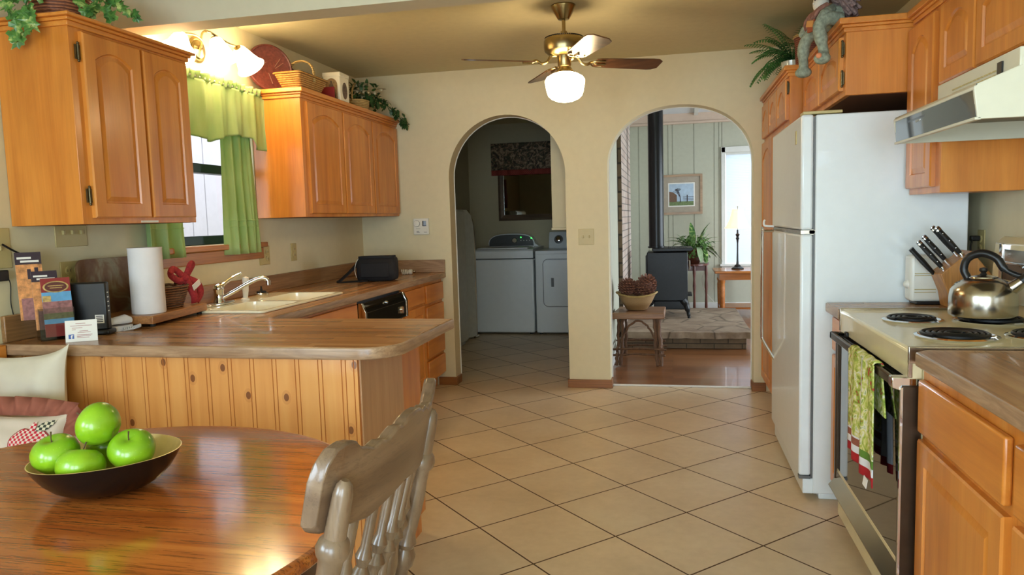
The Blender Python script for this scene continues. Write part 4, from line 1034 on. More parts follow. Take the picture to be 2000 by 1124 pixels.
B().tube(bez([(XL+.04, 2.60, 1.10), (XL+.045, 2.605, 1.05), (XL+.06, 2.60, .98), (XL+.08, 2.60, .912)], 5), .002, 6).build('cable', 'white_plastic', t)
# ------------------------------------------------------------------ things on the left worktop
Z0 = CT+.0005
# cutting board
a = math.radians(4)
t = thing('cutting_board', 'thick wooden cutting board on small feet under the paper towels', 'cutting board', (-2.2, 2.85, Z0))
bp = [(-2.385, 2.56), (-2.09, 2.60), (-2.155, 3.055), (-2.395, 3.035)]
B().prism(bp, Z0+.014, Z0+.048).build('board', 'boardwood', t, bev=.003)
for (x, y) in ((-2.36, 2.59), (-2.12, 2.635), (-2.175, 3.02), (-2.365, 3.01)): B().cyl((x, y, Z0), (x, y, Z0+.0145), .011, n=12).build('foot', 'rubber', t)
ZB = Z0+.049
# paper towels
t = thing('paper_towel_roll', 'white paper towel roll standing on the cutting board', 'paper towels', (-2.185, 2.70, ZB))
B().lathe([(.02, .0), (.065, .0), (.067, .003), (.067, .275), (.069, .279), (.022, .279), (.021, .27), (.021, .0)], (-2.185, 2.70, ZB), n=48, cap=False).build('roll', 'towelpaper', t)
B().lathe([(.0195, .001), (.0205, .001), (.0205, .277), (.0195, .277)], (-2.185, 2.70, ZB), n=24, cap=False).build('cardboard_core', 'boardwood', t)
# telephone
t = thing('telephone', 'white corded telephone lying beside the cutting board', 'telephone', (-2.21, 2.50, Z0))
T = Matrix.Translation((-2.19, 2.497, Z0)) @ Matrix.Rotation(math.radians(75), 4, 'Z') @ Matrix.Scale(.78, 4)
B().prism(rrect(-.10, .10, -.032, .032, .028), 0, .026).xf(T).build('base', 'phone', t, bev=.008, seg=3)
B().tube([(-.098, 0, .048), (-.07, 0, .056), (0, 0, .052), (.07, 0, .056), (.098, 0, .048)], [.018, .028, .021, .028, .018], 14, flat=.65).xf(T).build('handset', 'phone', t)
pts = []
for i in range(200):
    u = i/199; c = Vector((-2.15, 2.50, Z0+.008)).lerp(Vector((-2.125, 2.565, Z0+.009)), u); c += Vector((.012*math.sin(u*3), 0, .006*u))
    pts.append(c+Vector((.006*math.cos(u*75), .003*math.sin(u*75), .006*math.sin(u*75))))
B().tube(pts, .0017, 5).build('coiled_cord', 'phone', t)
# router
t = thing('router', 'black upright router with a white label by the leaflets', 'router', (-2.2, 2.43, Z0))
T = Matrix.Translation((-2.222, 2.42, Z0)) @ Matrix.Rotation(math.radians(18), 4, 'Z')
B().box(-.082, .068, -.015, .02, .018, .205).xf(T).build('case', 'black_plastic', t, bev=.006)
B().box(-.03, .078, -.032, .036, 0, .02).xf(T).build('stand', 'black_plastic', t, bev=.006)
lab = B().box(.022, .055, -.0165, -.0145, .045, .078).xf(T).build('label', 'paper', t)
m = B()
for i in range(4): m.box(.026, .051, -.0175, -.0164, .05+.007*i, .053+.007*i)
m.xf(T).build('print', 'ink', lab)
for i in range(5): B().box(.0675, .0695, -.006, .004, .09+.018*i, .094+.018*i).xf(T).build('status_light', 'white_plastic', t)
# leaflet holder
def panel(name, pts, mat, parent, off=.0, th=.0008):
    n = (Vector(pts[1])-Vector(pts[0])).cross(Vector(pts[2])-Vector(pts[0])).normalized()
    q = [Vector(p)+n*off for p in pts]; r = [p+n*th for p in q]
    return B().rings([q, r]).build(name, mat, parent)
def leaf(name, label, c, w, h, rot, lean, layers, group=None):
    """upright printed leaflet; layers = (u0,u1,v0,v1,material)"""
    t = thing(name, label, 'leaflet', c, group, local=True); t.rotation_euler = (lean, 0, rot)
    B().box(-w/2, w/2, 0, .0015, 0, h).build('sheet', 'paper', t)
    for i, (u0, u1, v0, v1, mat, nm) in enumerate(layers):
        B().box(lerp(-w/2, w/2, u0), lerp(-w/2, w/2, u1), -.0003-.00025*i, .0, h*v0, h*v1).build(nm, mat, t)
    return t
orange = plain('orange_print', (206, 140, 84), .5, var=.5, vs=45); dkpurple = plain('dark_plum_print', (46, 26, 44), .5)
skyp = plain('sky_blue_print', (96, 160, 206), .5, var=.2); mtn = plain('mauve_print', (150, 100, 100), .5, var=.4, vs=60); redp = plain('brick_red_print', (142, 36, 34), .5)
grnp = plain('olive_print', (104, 102, 62), .5, var=.3, vs=60); goldp = plain('gold_print', (190, 160, 96), .5, var=.4, vs=80)
ro = math.radians(52)
party = [(0, 1, .82, 1, dkpurple, 'header_band'), (0, 1, 0, .82, orange, 'picture'), (.08, .62, .90, .93, 'paper', 'title_line'), (.2, .9, .85, .88, 'paper', 'title_line'), (.42, .56, .60, .75, dkpurple, 'glyph'), (.70, .84, .62, .77, dkpurple, 'glyph'), (.1, .9, 0, .32, mtn, 'lower_picture')]
leaf('leaflet', 'orange and plum leaflet highest in the clear rack', (-2.335, 2.272, .985), .084, .255, ro, -.16, party, 'leaflets in the clear rack')
leaf('leaflet', 'orange and plum leaflet in the middle step of the rack', (-2.295, 2.297, .945), .084, .222, ro, -.16, party, 'leaflets in the clear rack')
t = leaf('leaflet', 'red leaflet with oval emblem over a blue landscape photo', (-2.256, 2.305, Z0+.012), .096, .222, ro, -.16,
     [(0, 1, .76, 1, redp, 'header_band'), (0, 1, .55, .76, skyp, 'sky_picture'), (0, 1, .40, .60, mtn, 'mountain_picture'), (0, 1, .30, .40, grnp, 'meadow_picture'), (0, 1, .0, .22, redp, 'footer_band'), (0, 1, .22, .30, skyp, 'small_picture'), (.02, .3, .60, .70, goldp, 'badge')], 'leaflets in the clear rack')
B().lathe([(.042, 0), (.042, .0012), (.038, .0014), (.001, .0015)], (0, 0, 0), (0, -1, 0), 32, cap=False).xf(Matrix.Translation((.0, -.002, .188)) @ Matrix.Diagonal((1, 1, .52, 1))).build('oval_emblem', goldp, t)
B().lathe([(.036, 0), (.036, .0012), (.001, .0014)], (0, 0, 0), (0, -1, 0), 32, cap=False).xf(Matrix.Translation((.0, -.0034, .188)) @ Matrix.Diagonal((1, 1, .50, 1))).build('oval_field', plain('maroon_print', (92, 40, 34), .5), t)
m = B()
for u0, u1, v in ((-.026, .026, .192), (-.02, .02, .184)): m.box(u0, u1, -.0056, -.0045, v-.0012, v+.0012)
m.build('lettering', goldp, t)
rk = thing('leaflet_rack', 'clear stepped acrylic rack holding the leaflets', 'rack', (-2.28, 2.29, Z0), local=True, rz=ro)
rk.location = (-2.262, 2.30, Z0)
for i, (yo, z1) in enumerate(((-.006, .12), (.034, .18), (.075, .24))):
    B().box(-.056, .056, yo, yo+.002, .003, z1).xf(Matrix.Rotation(-.16, 4, 'X')).build('panel', 'acrylic', rk)
B().box(-.056, .056, -.006, .09, 0, .003).build('base', 'acrylic', rk)
for x in (-.058, .056): B().box(x, x+.002, -.006, .09, 0, .12).build('side_panel', 'acrylic', rk)
# card in front
cd = thing('information_card', 'small white notice card with a blue square emblem', 'card', (-2.125, 2.262, Z0), local=True, rz=math.radians(25)); cd.rotation_euler = (-.14, 0, math.radians(33))
B().box(-.052, .052, 0, .0015, 0, .079).build('card', 'paper', cd)
m = B()
for (u0, u1, v) in ((-.018, .014, .066), (-.035, .035, .058), (-.03, .004, .050), (-.03, -.018, .044), (-.006, .022, .038), (-.012, .03, .033), (-.015, .035, .024), (-.015, .03, .019), (-.015, .025, .014)):
    m.box(u0, u1, -.0006, 0, v, v+.0014)
m.build('print', 'redink', cd)
em = B().box(-.042, -.024, -.0008, 0, .012, .028).build('blue_emblem', plain('blue_square_print', (44, 84, 160), .5), cd)
B().box(-.0335, -.0305, -.0014, -.0008, .0125, .0225).box(-.0335, -.0265, -.0014, -.0008, .0225, .0252).box(-.036, -.0275, -.0014, -.0008, .0185, .0205).build('letter_f', 'paper', em)
# decorative board leaning on the wall
t = thing('decorative_board', 'dark painted board with rounded corners leaning on the left wall', 'board', (-2.35, 2.72, Z0))
fr_ = NT('dark_painted_board'); v = fr_.coord((6, 6, 6)); fr_.color(fr_.ramp(fr_.noise(v, 1.3, 3, .6, 1.), [(.3, (96, 56, 40)), (.48, (120, 90, 62)), (.6, (140, 130, 106)), (.75, (96, 92, 60))])); fr_.set(Roughness=.5)
T = Matrix.Translation((-2.372, 0, Z0+.002)) @ Matrix.Rotation(math.radians(-3), 4, 'Y')
B().prism(rrect(2.54, 2.97, 0, .285, .035), -.006, .006, 'yz').xf(T).build('board', fr_.m, t, bev=.002)
B().prism(rrect(2.555, 2.955, .015, .27, .028), .006, .0068, 'yz').xf(T).build('picture', fr_.m, t)
# basket with bow
t = thing('basket', 'twig basket with a red ribbon bow behind the paper towels', 'basket', (-2.27, 2.86, ZB))
bc = (-2.258, 2.875)
m = B()
for i in range(8):
    z = ZB+.006+.0125*i; r = .078+.0035*i
    m.tube([(bc[0]+r*math.cos(2*PI*k/28), bc[1]+1.25*r*math.sin(2*PI*k/28), z+.002*math.sin(k*2.1+i)) for k in range(28)], .0068, 6, closed=True)
m.prism(circ(bc[0], bc[1], .08, 28, ry=.098), ZB+.001, ZB+.008)
m.build('woven_body', 'twigweave', t)
for q in (-1, 1):
    m = B()
    for k in range(3):
        m.tube(bez([(bc[0]-.02+.02*k, bc[1]+q*.11, ZB+.08), (bc[0]-.02+.02*k, bc[1]+q*.142, ZB+.115), (bc[0]-.01+.02*k, bc[1]+q*.12, ZB+.135), (bc[0]+.01*k, bc[1]+q*.10, ZB+.10)], 5), .006, 6)
    m.build('handle_loop', 'twigweave', t)
bow = plain('red_gingham_ribbon', (170, 44, 52), .8, var=.3, vs=120)
def ribbon(m, pts, w, nrm):
    pts = bez(pts, 6); n = Vector(nrm).normalized()
    vs = []
    for i, p in enumerate(pts):
        d = (pts[min(i+1, len(pts)-1)]-pts[max(i-1, 0)]).normalized(); w_ = n.cross(d); w_ = w_.normalized() if w_.length > .01 else n
        vs += [p-w_*w/2, p+w_*w/2]
    m.add(vs, [(2*i, 2*i+1, 2*i+3, 2*i+2) for i in range(len(pts)-1)]); return m
bx = (-2.21, 2.985, ZB+.125)
m = B()
ribbon(m, [bx, (bx[0]-.02, bx[1]-.05, bx[2]+.045), (bx[0]-.01, bx[1]-.085, bx[2]+.02), (bx[0], bx[1]-.04, bx[2]-.012), bx], .030, (1, -.5, .1))
ribbon(m, [bx, (bx[0]+.01, bx[1]+.03, bx[2]+.06), (bx[0], bx[1]+.055, bx[2]+.055), bx], .028, (1, -.6, .0))
ribbon(m, [bx, (bx[0]+.02, bx[1]+.055, bx[2]-.03), (bx[0]+.02, bx[1]+.075, bx[2]-.075), (bx[0]+.01, bx[1]+.05, bx[2]-.115)], .036, (1, -.4, .1))
ribbon(m, [bx, (bx[0]+.02, bx[1]+.0, bx[2]-.04), (bx[0]+.03, bx[1]+.015, bx[2]-.085), (bx[0]+.02, bx[1]+.03, bx[2]-.12)], .034, (1, -.7, .1))
m.sphere(bx, .016, 10, 8)
m.build('ribbon_bow', bow, t, smooth=180, solid=.0015)
B().obox((bx[0]+.035, bx[1]+.03, bx[2]-.035), (.003, .055, .028), (.5, .1, 0)).build('gift_tag', 'paper', t)
t = thing('packet', 'pale blue wrapped packet poking out of the twig basket', 'packet', (-2.29, 2.80, ZB+.06))
B().sphere((-2.29, 2.79, ZB+.105), .045, 14, 10, (.6, .8, 1.0)).build('wrapper', plain('pale_blue_foil', (120, 146, 190), .3, .3, var=.3), t)
# black bag
t = thing('camera_bag', 'black soft bag with a shoulder strap on the left worktop', 'bag', (-2.0, 4.75, Z0))
T = Matrix.Translation((-2.005, 4.77, Z0)) @ Matrix.Rotation(math.radians(8), 4, 'Z')
prof = [(-.062, .0), (.062, .0), (.078, .02), (.082, .07), (.078, .13), (.06, .168), (-.05, .168), (-.075, .13), (-.08, .06), (-.075, .02)]
m = B(); R = []
for x, s_ in ((-.132, .80), (-.126, .90), (-.11, .98), (0, 1.02), (.11, .98), (.126, .90), (.132, .80)):
    R.append([(x, p[0]*s_, .084+(p[1]-.084)*s_ + (0 if p[1] > .02 else -.0)) for p in prof])
m.rings(R); m.v = [(a, b, max(c, .0005)) for a, b, c in m.v]
m.xf(T).build('bag_body', 'black_fabric', t, bev=.004, seg=2)
B().prism(rrect(-.122, .122, -.06, .055, .02), .160, .174).xf(T).build('lid_flap', 'black_fabric', t, bev=.006)
B().box(-.10, .10, -.088, -.078, .03, .13).xf(T).build('front_pocket', 'black_fabric', t, bev=.008)
B().tube(bez([(-.130, -.078, .03), (-.138, -.083, .08), (-.130, -.078, .13), (-.115, -.070, .158)], 6), .002, 6).xf(T).build('piping', 'white_plastic', t)
m = B(); ribbon(m, [(-2.132, 4.74, 1.035), (-2.17, 4.70, .985), (-2.225, 4.655, .925), (-2.236, 4.635, .909), (-2.19, 4.63, .909), (-2.11, 4.66, .912), (-2.04, 4.68, .915)], .034, (.2, -.2, 1))
m.build('shoulder_strap', 'black_fabric', t, smooth=180, solid=.003)
# compact fluorescent bulb
t = thing('spiral_light_bulb', 'white spiral energy-saving bulb lying near the far wall', 'light bulb', (-1.96, 5.29, Z0))
T = Matrix.Translation((-1.965, 5.29, Z0+.021)) @ Matrix.Rotation(math.radians(12), 4, 'Z')
pts = [( -.055+.012*i/14, .018*math.cos(i*.9), .018*math.sin(i*.9)) for i in range(0, 46)]
pts = [(-.062+.052*i/60, .0165*math.cos(i*2*PI/15), .0165*math.sin(i*2*PI/15)) for i in range(61)]
B().tube(pts, .0048, 8).xf(T).build('glass_spiral', 'white_plastic', t)
B().lathe([(.016, 0), (.0205, .008), (.0205, .026), (.013, .032)], (-.008, 0, 0), (1, 0, 0), 20).xf(T).build('ballast', 'white_plastic', t)
B().lathe([(.0125, 0), (.0135, .004), (.012, .007), (.0135, .011), (.012, .015), (.0125, .018), (.005, .022)], (.024, 0, 0), (1, 0, 0), 18).xf(T).build('screw_base', 'steel', t)

# ------------------------------------------------------------------ kettle, knife block
KX, KY, KZ = 1.065, 2.845, .9195
t = thing('kettle', 'stainless steel stovetop kettle with black handle on the back burner', 'kettle', (KX, KY, KZ))
B().lathe([(.092, 0), (.103, .004), (.106, .012), (.104, .075), (.100, .095), (.084, .118), (.055, .133), (.045, .136), (.044, .140), (.02, .146), (.001, .147)], (KX, KY, KZ), n=48).build('kettle_body', 'steel', t)
sd = Vector((.80, -.60, 0)).normalized()
P = Vector((KX, KY, KZ))
B().tube([P+sd*.075+Vector((0, 0, .095)), P+sd*.098+Vector((0, 0, .112)), P+sd*.122+Vector((0, 0, .134))], [.026, .022, .017], 16).build('spout', 'steel', t)
B().tube([P+sd*.118+Vector((0, 0, .130)), P+sd*.132+Vector((0, 0, .144))], [.020, .019], 16).build('spout_cap', 'black_plastic', t)
hp = [P-sd*.048+Vector((0, 0, .132)), P-sd*.062+Vector((0, 0, .165)), P-sd*.048+Vector((0, 0, .205)), P-sd*.006+Vector((0, 0, .222)), P+sd*.038+Vector((0, 0, .205)), P+sd*.062+Vector((0, 0, .170)), P+sd*.098+Vector((0, 0, .150)), P+sd*.128+Vector((0, 0, .146))]
B().tube(bez(hp, 5), [.013]*10+[.014]*16+[.009]*10, 12).build('handle', 'black_plastic', t)
B().lathe([(.012, 0), (.008, .008), (.014, .016), (.012, .024), (.001, .027)], (KX, KY, KZ+.146), n=20).build('lid_knob', 'black_plastic', t)
# knife block: tilted hardwood block, knives pointing up to the left
t = thing('knife_block', 'light wooden knife block between the kettle and the refrigerator', 'knife block', (1.10, 3.24, Z0))
ax = Vector((-.62, -.12, .78)).normalized()     # direction of the knives (handles out)
side = Vector((0, 1, 0)); side = (side-ax*side.dot(ax)).normalized(); up = side.cross(ax).normalized()
if up.z < 0: up = -up
B().prism([(1.075, Z0), (1.20, Z0), (1.245, Z0+.10), (1.145, Z0+.228), (1.035, Z0+.135), (1.065, Z0+.06)], 3.175, 3.295, 'xz').build('block', 'blockwood', t, bev=.004)
pf = Vector((1.145, 3.235, Z0+.228)); pe_ = Vector((1.035, 3.235, Z0+.135))
nrm = Vector((-.645, 0, .76)).normalized()
kn = [(.18, .04, .145, 1), (.22, -.035, .15, 1), (.52, .03, .14, 1), (.80, -.03, .15, 1), (1.0, .02, .135, 0)]
for s_, yo, ln, steel in kn:
    p0 = pf.lerp(pe_, s_)+Vector((0, yo, 0)) - nrm*.004
    k = thing('kitchen_knife', {0: 'black-handled knife lowest in the wooden block', 1: 'black-handled knife with steel end in the wooden block'}[steel], 'knife', p0)
    k['label'] = ['highest riveted knife at the back of the wooden block', 'highest riveted knife at the front of the wooden block', 'second riveted knife from the top of the block', 'third riveted knife, second lowest in the block', 'plain black-handled knife lowest in the block'][kn.index((s_, yo, ln, steel))]
    k['group'] = 'knives in the wooden block'
    q = p0+nrm*ln
    B().tube([p0, p0+nrm*.02, p0+nrm*(ln*.5), p0+nrm*(ln*.85), q], [.009, .011, .0135, .012, .013], 12, flat=.65).build('handle', 'black_plastic', k)
    if steel:
        B().tube([p0, p0+nrm*.018], [.0125, .012], 12, flat=.65).build('bolster', 'chrome', k)
        B().tube([q-nrm*.012, q+nrm*.004], [.0145, .011], 12, flat=.65).build('end_cap', 'chrome', k)
        m = B()
        for f_ in (.3, .55, .8): m.sphere(p0+nrm*ln*f_+up*.0+Vector((0, -.0085, 0)), .003, 8, 6)
        m.build('rivet', 'chrome', k)
# white appliance behind the block
t = thing('can_opener', 'white plastic countertop appliance behind the knife block', 'appliance', (1.0, 3.33, Z0))
B().box(.965, 1.09, 3.30, 3.385, Z0+.012, Z0+.205).build('housing', 'white_plastic', t, bev=.014, seg=4)
B().box(.985, 1.12, 3.295, 3.388, Z0, Z0+.014).build('base', 'black_plastic', t, bev=.004)
B().sphere((.972, 3.34, Z0+.082), .024, 16, 12, (1, 1, .8)).build('lever_knob', 'white_plastic', t)
m = B()
for z in (.05, .062, .12, .128): m.box(.98, 1.06, 3.296, 3.301, Z0+z, Z0+z+.003)
m.build('trim_line', 'bisque_plastic', t)

# ------------------------------------------------------------------ tea towel on the oven handle
tt = thing('tea_towel', 'green and yellow printed tea towel hanging from the oven handle', 'towel', (.60, 2.78, .50))
def towel_part(y0, y1, ztop, zbot, xo, xi, mat_bands, seed, nm):
    rnd = random.Random(seed); p1 = rnd.random()*6
    def f(u, v):
        z = lerp(ztop, zbot, v); y = lerp(y0, y1, u)
        flare = 1+.35*v; ym = (y0+y1)/2; y = ym+(y-ym)*flare - .03*v
        x = xo+(.007*math.sin(2*PI*1.1*u+p1+v)*(.3+v) + .003*math.sin(9*u+p1*2))*(.25 if nm == 'back_fold' else 1) - .003*v
        return (x, y, z)
    nu, nv = 22, 60
    m = B().grid(f, nu, nv); m.mi = []
    for i in range(nu):
        for j in range(nv):
            v = (j+.5)/nv; k = 0
            for q, (lim, idx) in enumerate(mat_bands):
                if v > lim: k = idx
            m.mi.append(k)
    return m.build(nm, ['teatowel', 'whitehem', 'redhem', 'greenhem', 'rose_fabric'], tt, smooth=180, solid=.004)
bands = [(0, 0), (.76, 1), (.785, 4), (.85, 1), (.91, 2)]
bands2 = [(0, 0), (.79, 3), (.85, 1), (.92, 2)]
towel_part(2.60, 2.76, .818, .455, .612, 0, bands, 1, 'front_fold')
towel_part(2.545, 2.62, .818, .45, .622, 0, [(0, 1), (.91, 2)], 2, 'white_lining')
towel_part(2.44, 2.55, .818, .44, .612, 0, bands2, 5, 'side_fold')
B().grid(lambda u, v: (.629+.0155*math.cos(PI*v), lerp(2.45, 2.755, u), .815+.012*math.sin(PI*v)+.002*math.sin(20*u)), 16, 10).build('top_fold', 'teatowel', tt, smooth=180, solid=.004)
towel_part(2.48, 2.74, .818, .66, .6465, 0, [(0, 0)], 9, 'back_fold')
B().obox((.606, 2.49, .425), (.002, .026, .034), (.3, 0, .2)).build('care_tag', 'paper', tt)
# ------------------------------------------------------------------ round oak table
TZ = .74; TC = (-1.245, 1.205); TR = .635
tb = thing('dining_table', 'round glossy oak dining table in the left foreground', 'table', (TC[0], TC[1], 0))
slab(B(), circ(TC[0], TC[1], TR, 96), TZ-.030, TZ, .013).build('tabletop', 'oak', tb)
m = B().rings([[(x, y, z) for x, y in circ(TC[0], TC[1], r, 64)] for r, z in ((TR-.05, TZ-.031), (TR-.05, TZ-.10), (TR-.075, TZ-.10), (TR-.075, TZ-.031))], True, False, False)
m.build('apron', 'oakdark', tb)
B().lathe([(.09, .20), (.11, .24), (.07, .30), (.10, .38), (.12, .46), (.09, .54), (.06, .60), (.09, .66), (.16, .70), (.16, .709)], (TC[0], TC[1], 0), n=32).build('pedestal', 'oakdark', tb)
for k in range(4):
    a = PI/2*k
    B().tube(bez([(TC[0]+.06*math.cos(a), TC[1]+.06*math.sin(a), .26), (TC[0]+.20*math.cos(a), TC[1]+.20*math.sin(a), .20), (TC[0]+.36*math.cos(a), TC[1]+.36*math.sin(a), .07), (TC[0]+.43*math.cos(a), TC[1]+.43*math.sin(a), .035)], 5), [.05]*6+[.04]*6+[.035]*4, 12).build('foot', 'oakdark', tb)

# bowl of apples
BWC = Vector((-1.22, 1.34, TZ+.001)); BA = math.radians(34)
bw = thing('bowl', 'oval bowl, black outside and gold inside, holding green apples', 'bowl', BWC)
def bring(s_, z, tip):
    out = []
    for k in range(56):
        a = 2*PI*k/56; c, s2 = math.cos(a), math.sin(a)
        x = .152*s_*c; y = .134*s_*s2
        zz = z+tip*(c*.1-.2*c*c)
        X = x*math.cos(BA)-y*math.sin(BA); Y = x*math.sin(BA)+y*math.cos(BA)
        out.append((BWC.x+X, BWC.y+Y, BWC.z+zz))
    return out
op = [(.34, 0, 0), (.44, .0012, 0), (.58, .008, 0), (.72, .021, .004), (.84, .040, .010), (.93, .061, .016), (1.0, .083, .022)]
B().rings([bring(*r) for r in op], True, True, False).build('outer_shell', plain('black_lacquer', (14, 11, 11), .25, var=.1), bw)
ip = [(1.0, .083, .022), (.985, .0835, .022), (.915, .062, .016), (.825, .042, .010), (.705, .024, .004), (.56, .011, 0), (.34, .005, 0)]
B().rings([bring(*r) for r in ip], True, False, True).build('inner_lining', plain('gold_lacquer', (214, 186, 120), .35, .25, var=.06, vs=40), bw)
def apple_mesh():
    m = B(); R = []; n = 32
    prof = []
    for i in range(25):
        a = PI*i/24; r = math.sin(a)*(1+.10*math.cos(a)); z = .90*math.cos(a)
        if a < .55: z -= .26*(1-a/.55)**1.4
        if a > PI-.42: z += .18*(1-(PI-a)/.42)**1.4
        prof.append((max(r, .004), z))
    for r, z in prof:
        R.append([(r*(1+.018*math.cos(5*t_+1)*(1 if z < 0 else .4))*math.cos(t_)*.0475, r*(1+.018*math.cos(5*t_+1))*math.sin(t_)*.0475, z*.0475) for t_ in [2*PI*k/n for k in range(n)]])
    return m.rings(R)
def apple(loc, rot, label, first=[None]):
    if first[0] is None:
        t = thing('apple', label, 'apple', (0, 0, 0), 'green apples in the bowl', local=True)
        apple_mesh().build('fruit', 'apple', t, smooth=180)
        B().tube([(0, 0, .028), (.001, .001, .04), (.004, .003, .054)], [.0016, .0013, .002], 6).build('stem', 'stem', t)
        first[0] = t
    else: t = clone(first[0])
    t['label'] = label; t.location = loc; t.rotation_euler = rot; return t
apple((-1.300, 1.288, .832), (.25, -.1, .3), 'green apple at the left of the bowl with its stem end up')
apple((-1.226, 1.332, .889), (.1, -1.15, .1), 'topmost green apple resting on the others, stem to the left')
apple((-1.150, 1.335, .833), (.5, .1, 0.2), 'green apple at the right of the bowl, hollow facing the camera')
apple((-1.223, 1.270, .812), (-.35, .1, .5), 'green apple low at the front of the bowl, half sunk behind the rim')
apple((-1.262, 1.395, .812), (.2, .2, 2.), 'green apple half hidden behind the topmost one')

# ------------------------------------------------------------------ pressed-back chair
ch = thing('dining_chair', 'aged oak pressed-back chair with turned spindles at the round table', 'chair', (-.62, 1.13, 0))
def yx(t): return (-.494+.046*(1-(2*t-1)**2), lerp(.905, 1.382, t))
def ztop(t):
    e = .998
    z = e - .018*math.sin(PI*min(1, max(0, (t-.0)/1.0)))*0
    keys = [(0, .955), (.012, .978), (.04, .996), (.08, 1.001), (.12, .998), (.15, .984), (.19, .978), (.22, .972), (.26, .978), (.30, .973), (.36, .986), (.40, .983), (.44, .992), (.5, .995), (.56, .992), (.60, .983), (.64, .986), (.70, .973), (.74, .978), (.78, .972), (.81, .978), (.85, .984), (.88, .998), (.92, 1.004), (.96, 1.0), (.988, .984), (1, .960)]
    for (a, b), (c, d) in zip(keys, keys[1:]):
        if t <= c: return lerp(b, d, (t-a)/(c-a))
    return keys[-1][1]
def zbot(t):
    keys = [(0, .885), (.02, .872), (.1, .866), (.25, .852), (.4, .862), (.5, .868), (.6, .862), (.75, .852), (.9, .866), (.98, .872), (1, .885)]
    for (a, b), (c, d) in zip(keys, keys[1:]):
        if t <= c: return lerp(b, d, (t-a)/(c-a))
    return .885
R = []
N = 72
for i in range(N+1):
    t = i/N; x, y = yx(t); zt, zb = ztop(t), zbot(t); th = .0125
    lx = -.04*(1-0)*0
    ring = []
    lean = lambda z: (z-.93)*.22
    for (dx, z) in ((-th, zb+.004), (-th, zt-.006), (-th+.004, zt-.001), (th-.004, zt-.001), (th, zt-.006), (th, zb+.004), (th-.004, zb), (-th+.004, zb)):
        ring.append((x+dx+lean(z), y, z))
    R.append(ring)
B().rings(R).build('crest_rail', 'chairwood', ch, bev=.0015)
def turned(p0, p1, prof, n=16):
    p0 = Vector(p0); p1 = Vector(p1); L = (p1-p0).length
    return B().lathe([(r, h*L) for h, r in prof], p0, p1-p0, n)
# rear posts
for y, lab in ((.925, 0), (1.308, 1)):
    yt = y
    pr = [(0, .016), (.03, .018), (.06, .014), (.09, .021), (.13, .020), (.22, .0165), (.30, .0175), (.36, .016), (.38, .022), (.42, .024), (.45, .017), (.47, .021), (.50, .016), (.60, .0185), (.66, .0195), (.72, .0175), (.765, .0185), (.78, .0235), (.80, .0255), (.82, .0225), (.835, .0165), (.96, .0145), (.985, .012), (1., .006)]
    turned((-.575, y-.0, .445), (-.452, yt, .950), pr, 18).build('back_post', 'chairturn', ch)
for k in range(6):
    t = (k+1)/7; x, y = yx(.10+.80*t); 
    pr = [(0, .009), (.10, .010), (.2, .0155), (.3, .011), (.36, .016), (.40, .010), (.44, .0145), (.52, .017), (.60, .009), (.66, .009), (.70, .0175), (.74, .009), (.78, .0145), (.82, .0085), (1, .0085)]
    turned((-.60+.035*math.sin(PI*t), lerp(.97, 1.27, t), .45), (x+(.87-.93)*.22-.004, y, .862), pr, 12).build('spindle', 'chairturn', ch)
seatp = [(-.98, .92), (-.985, 1.11), (-.98, 1.30), (-.93, 1.34), (-.62, 1.335), (-.57, 1.31), (-.55, 1.12), (-.57, .93), (-.62, .895), (-.93, .88)]
slab(B(), seatp, .415, .452, .012).build('seat', 'chairwood', ch)
for (x, y, dx, dy) in ((-.93, .95, -.03, -.03), (-.93, 1.28, -.03, .03), (-.60, .94, .05, -.03), (-.60, 1.29, .05, .03)):
    turned((x+dx, y+dy, .0), (x, y, .42), [(0, .014), (.08, .016), (.2, .020), (.28, .015), (.34, .022), (.5, .024), (.7, .018), (.78, .024), (.85, .016), (1, .018)]).build('leg', 'chairturn', ch)
for a, b, z in (((-.948, .932), (-.948, 1.298), .20), ((-.572, .922), (-.572, 1.308), .20), ((-.95, .93), (-.57, .92), .16), ((-.95, 1.298), (-.57, 1.308), .16)):
    turned((a[0], a[1], z), (b[0], b[1], z), [(0, .007), (.3, .011), (.5, .014), (.7, .011), (1, .007)], 10).build('stretcher', 'chairturn', ch)

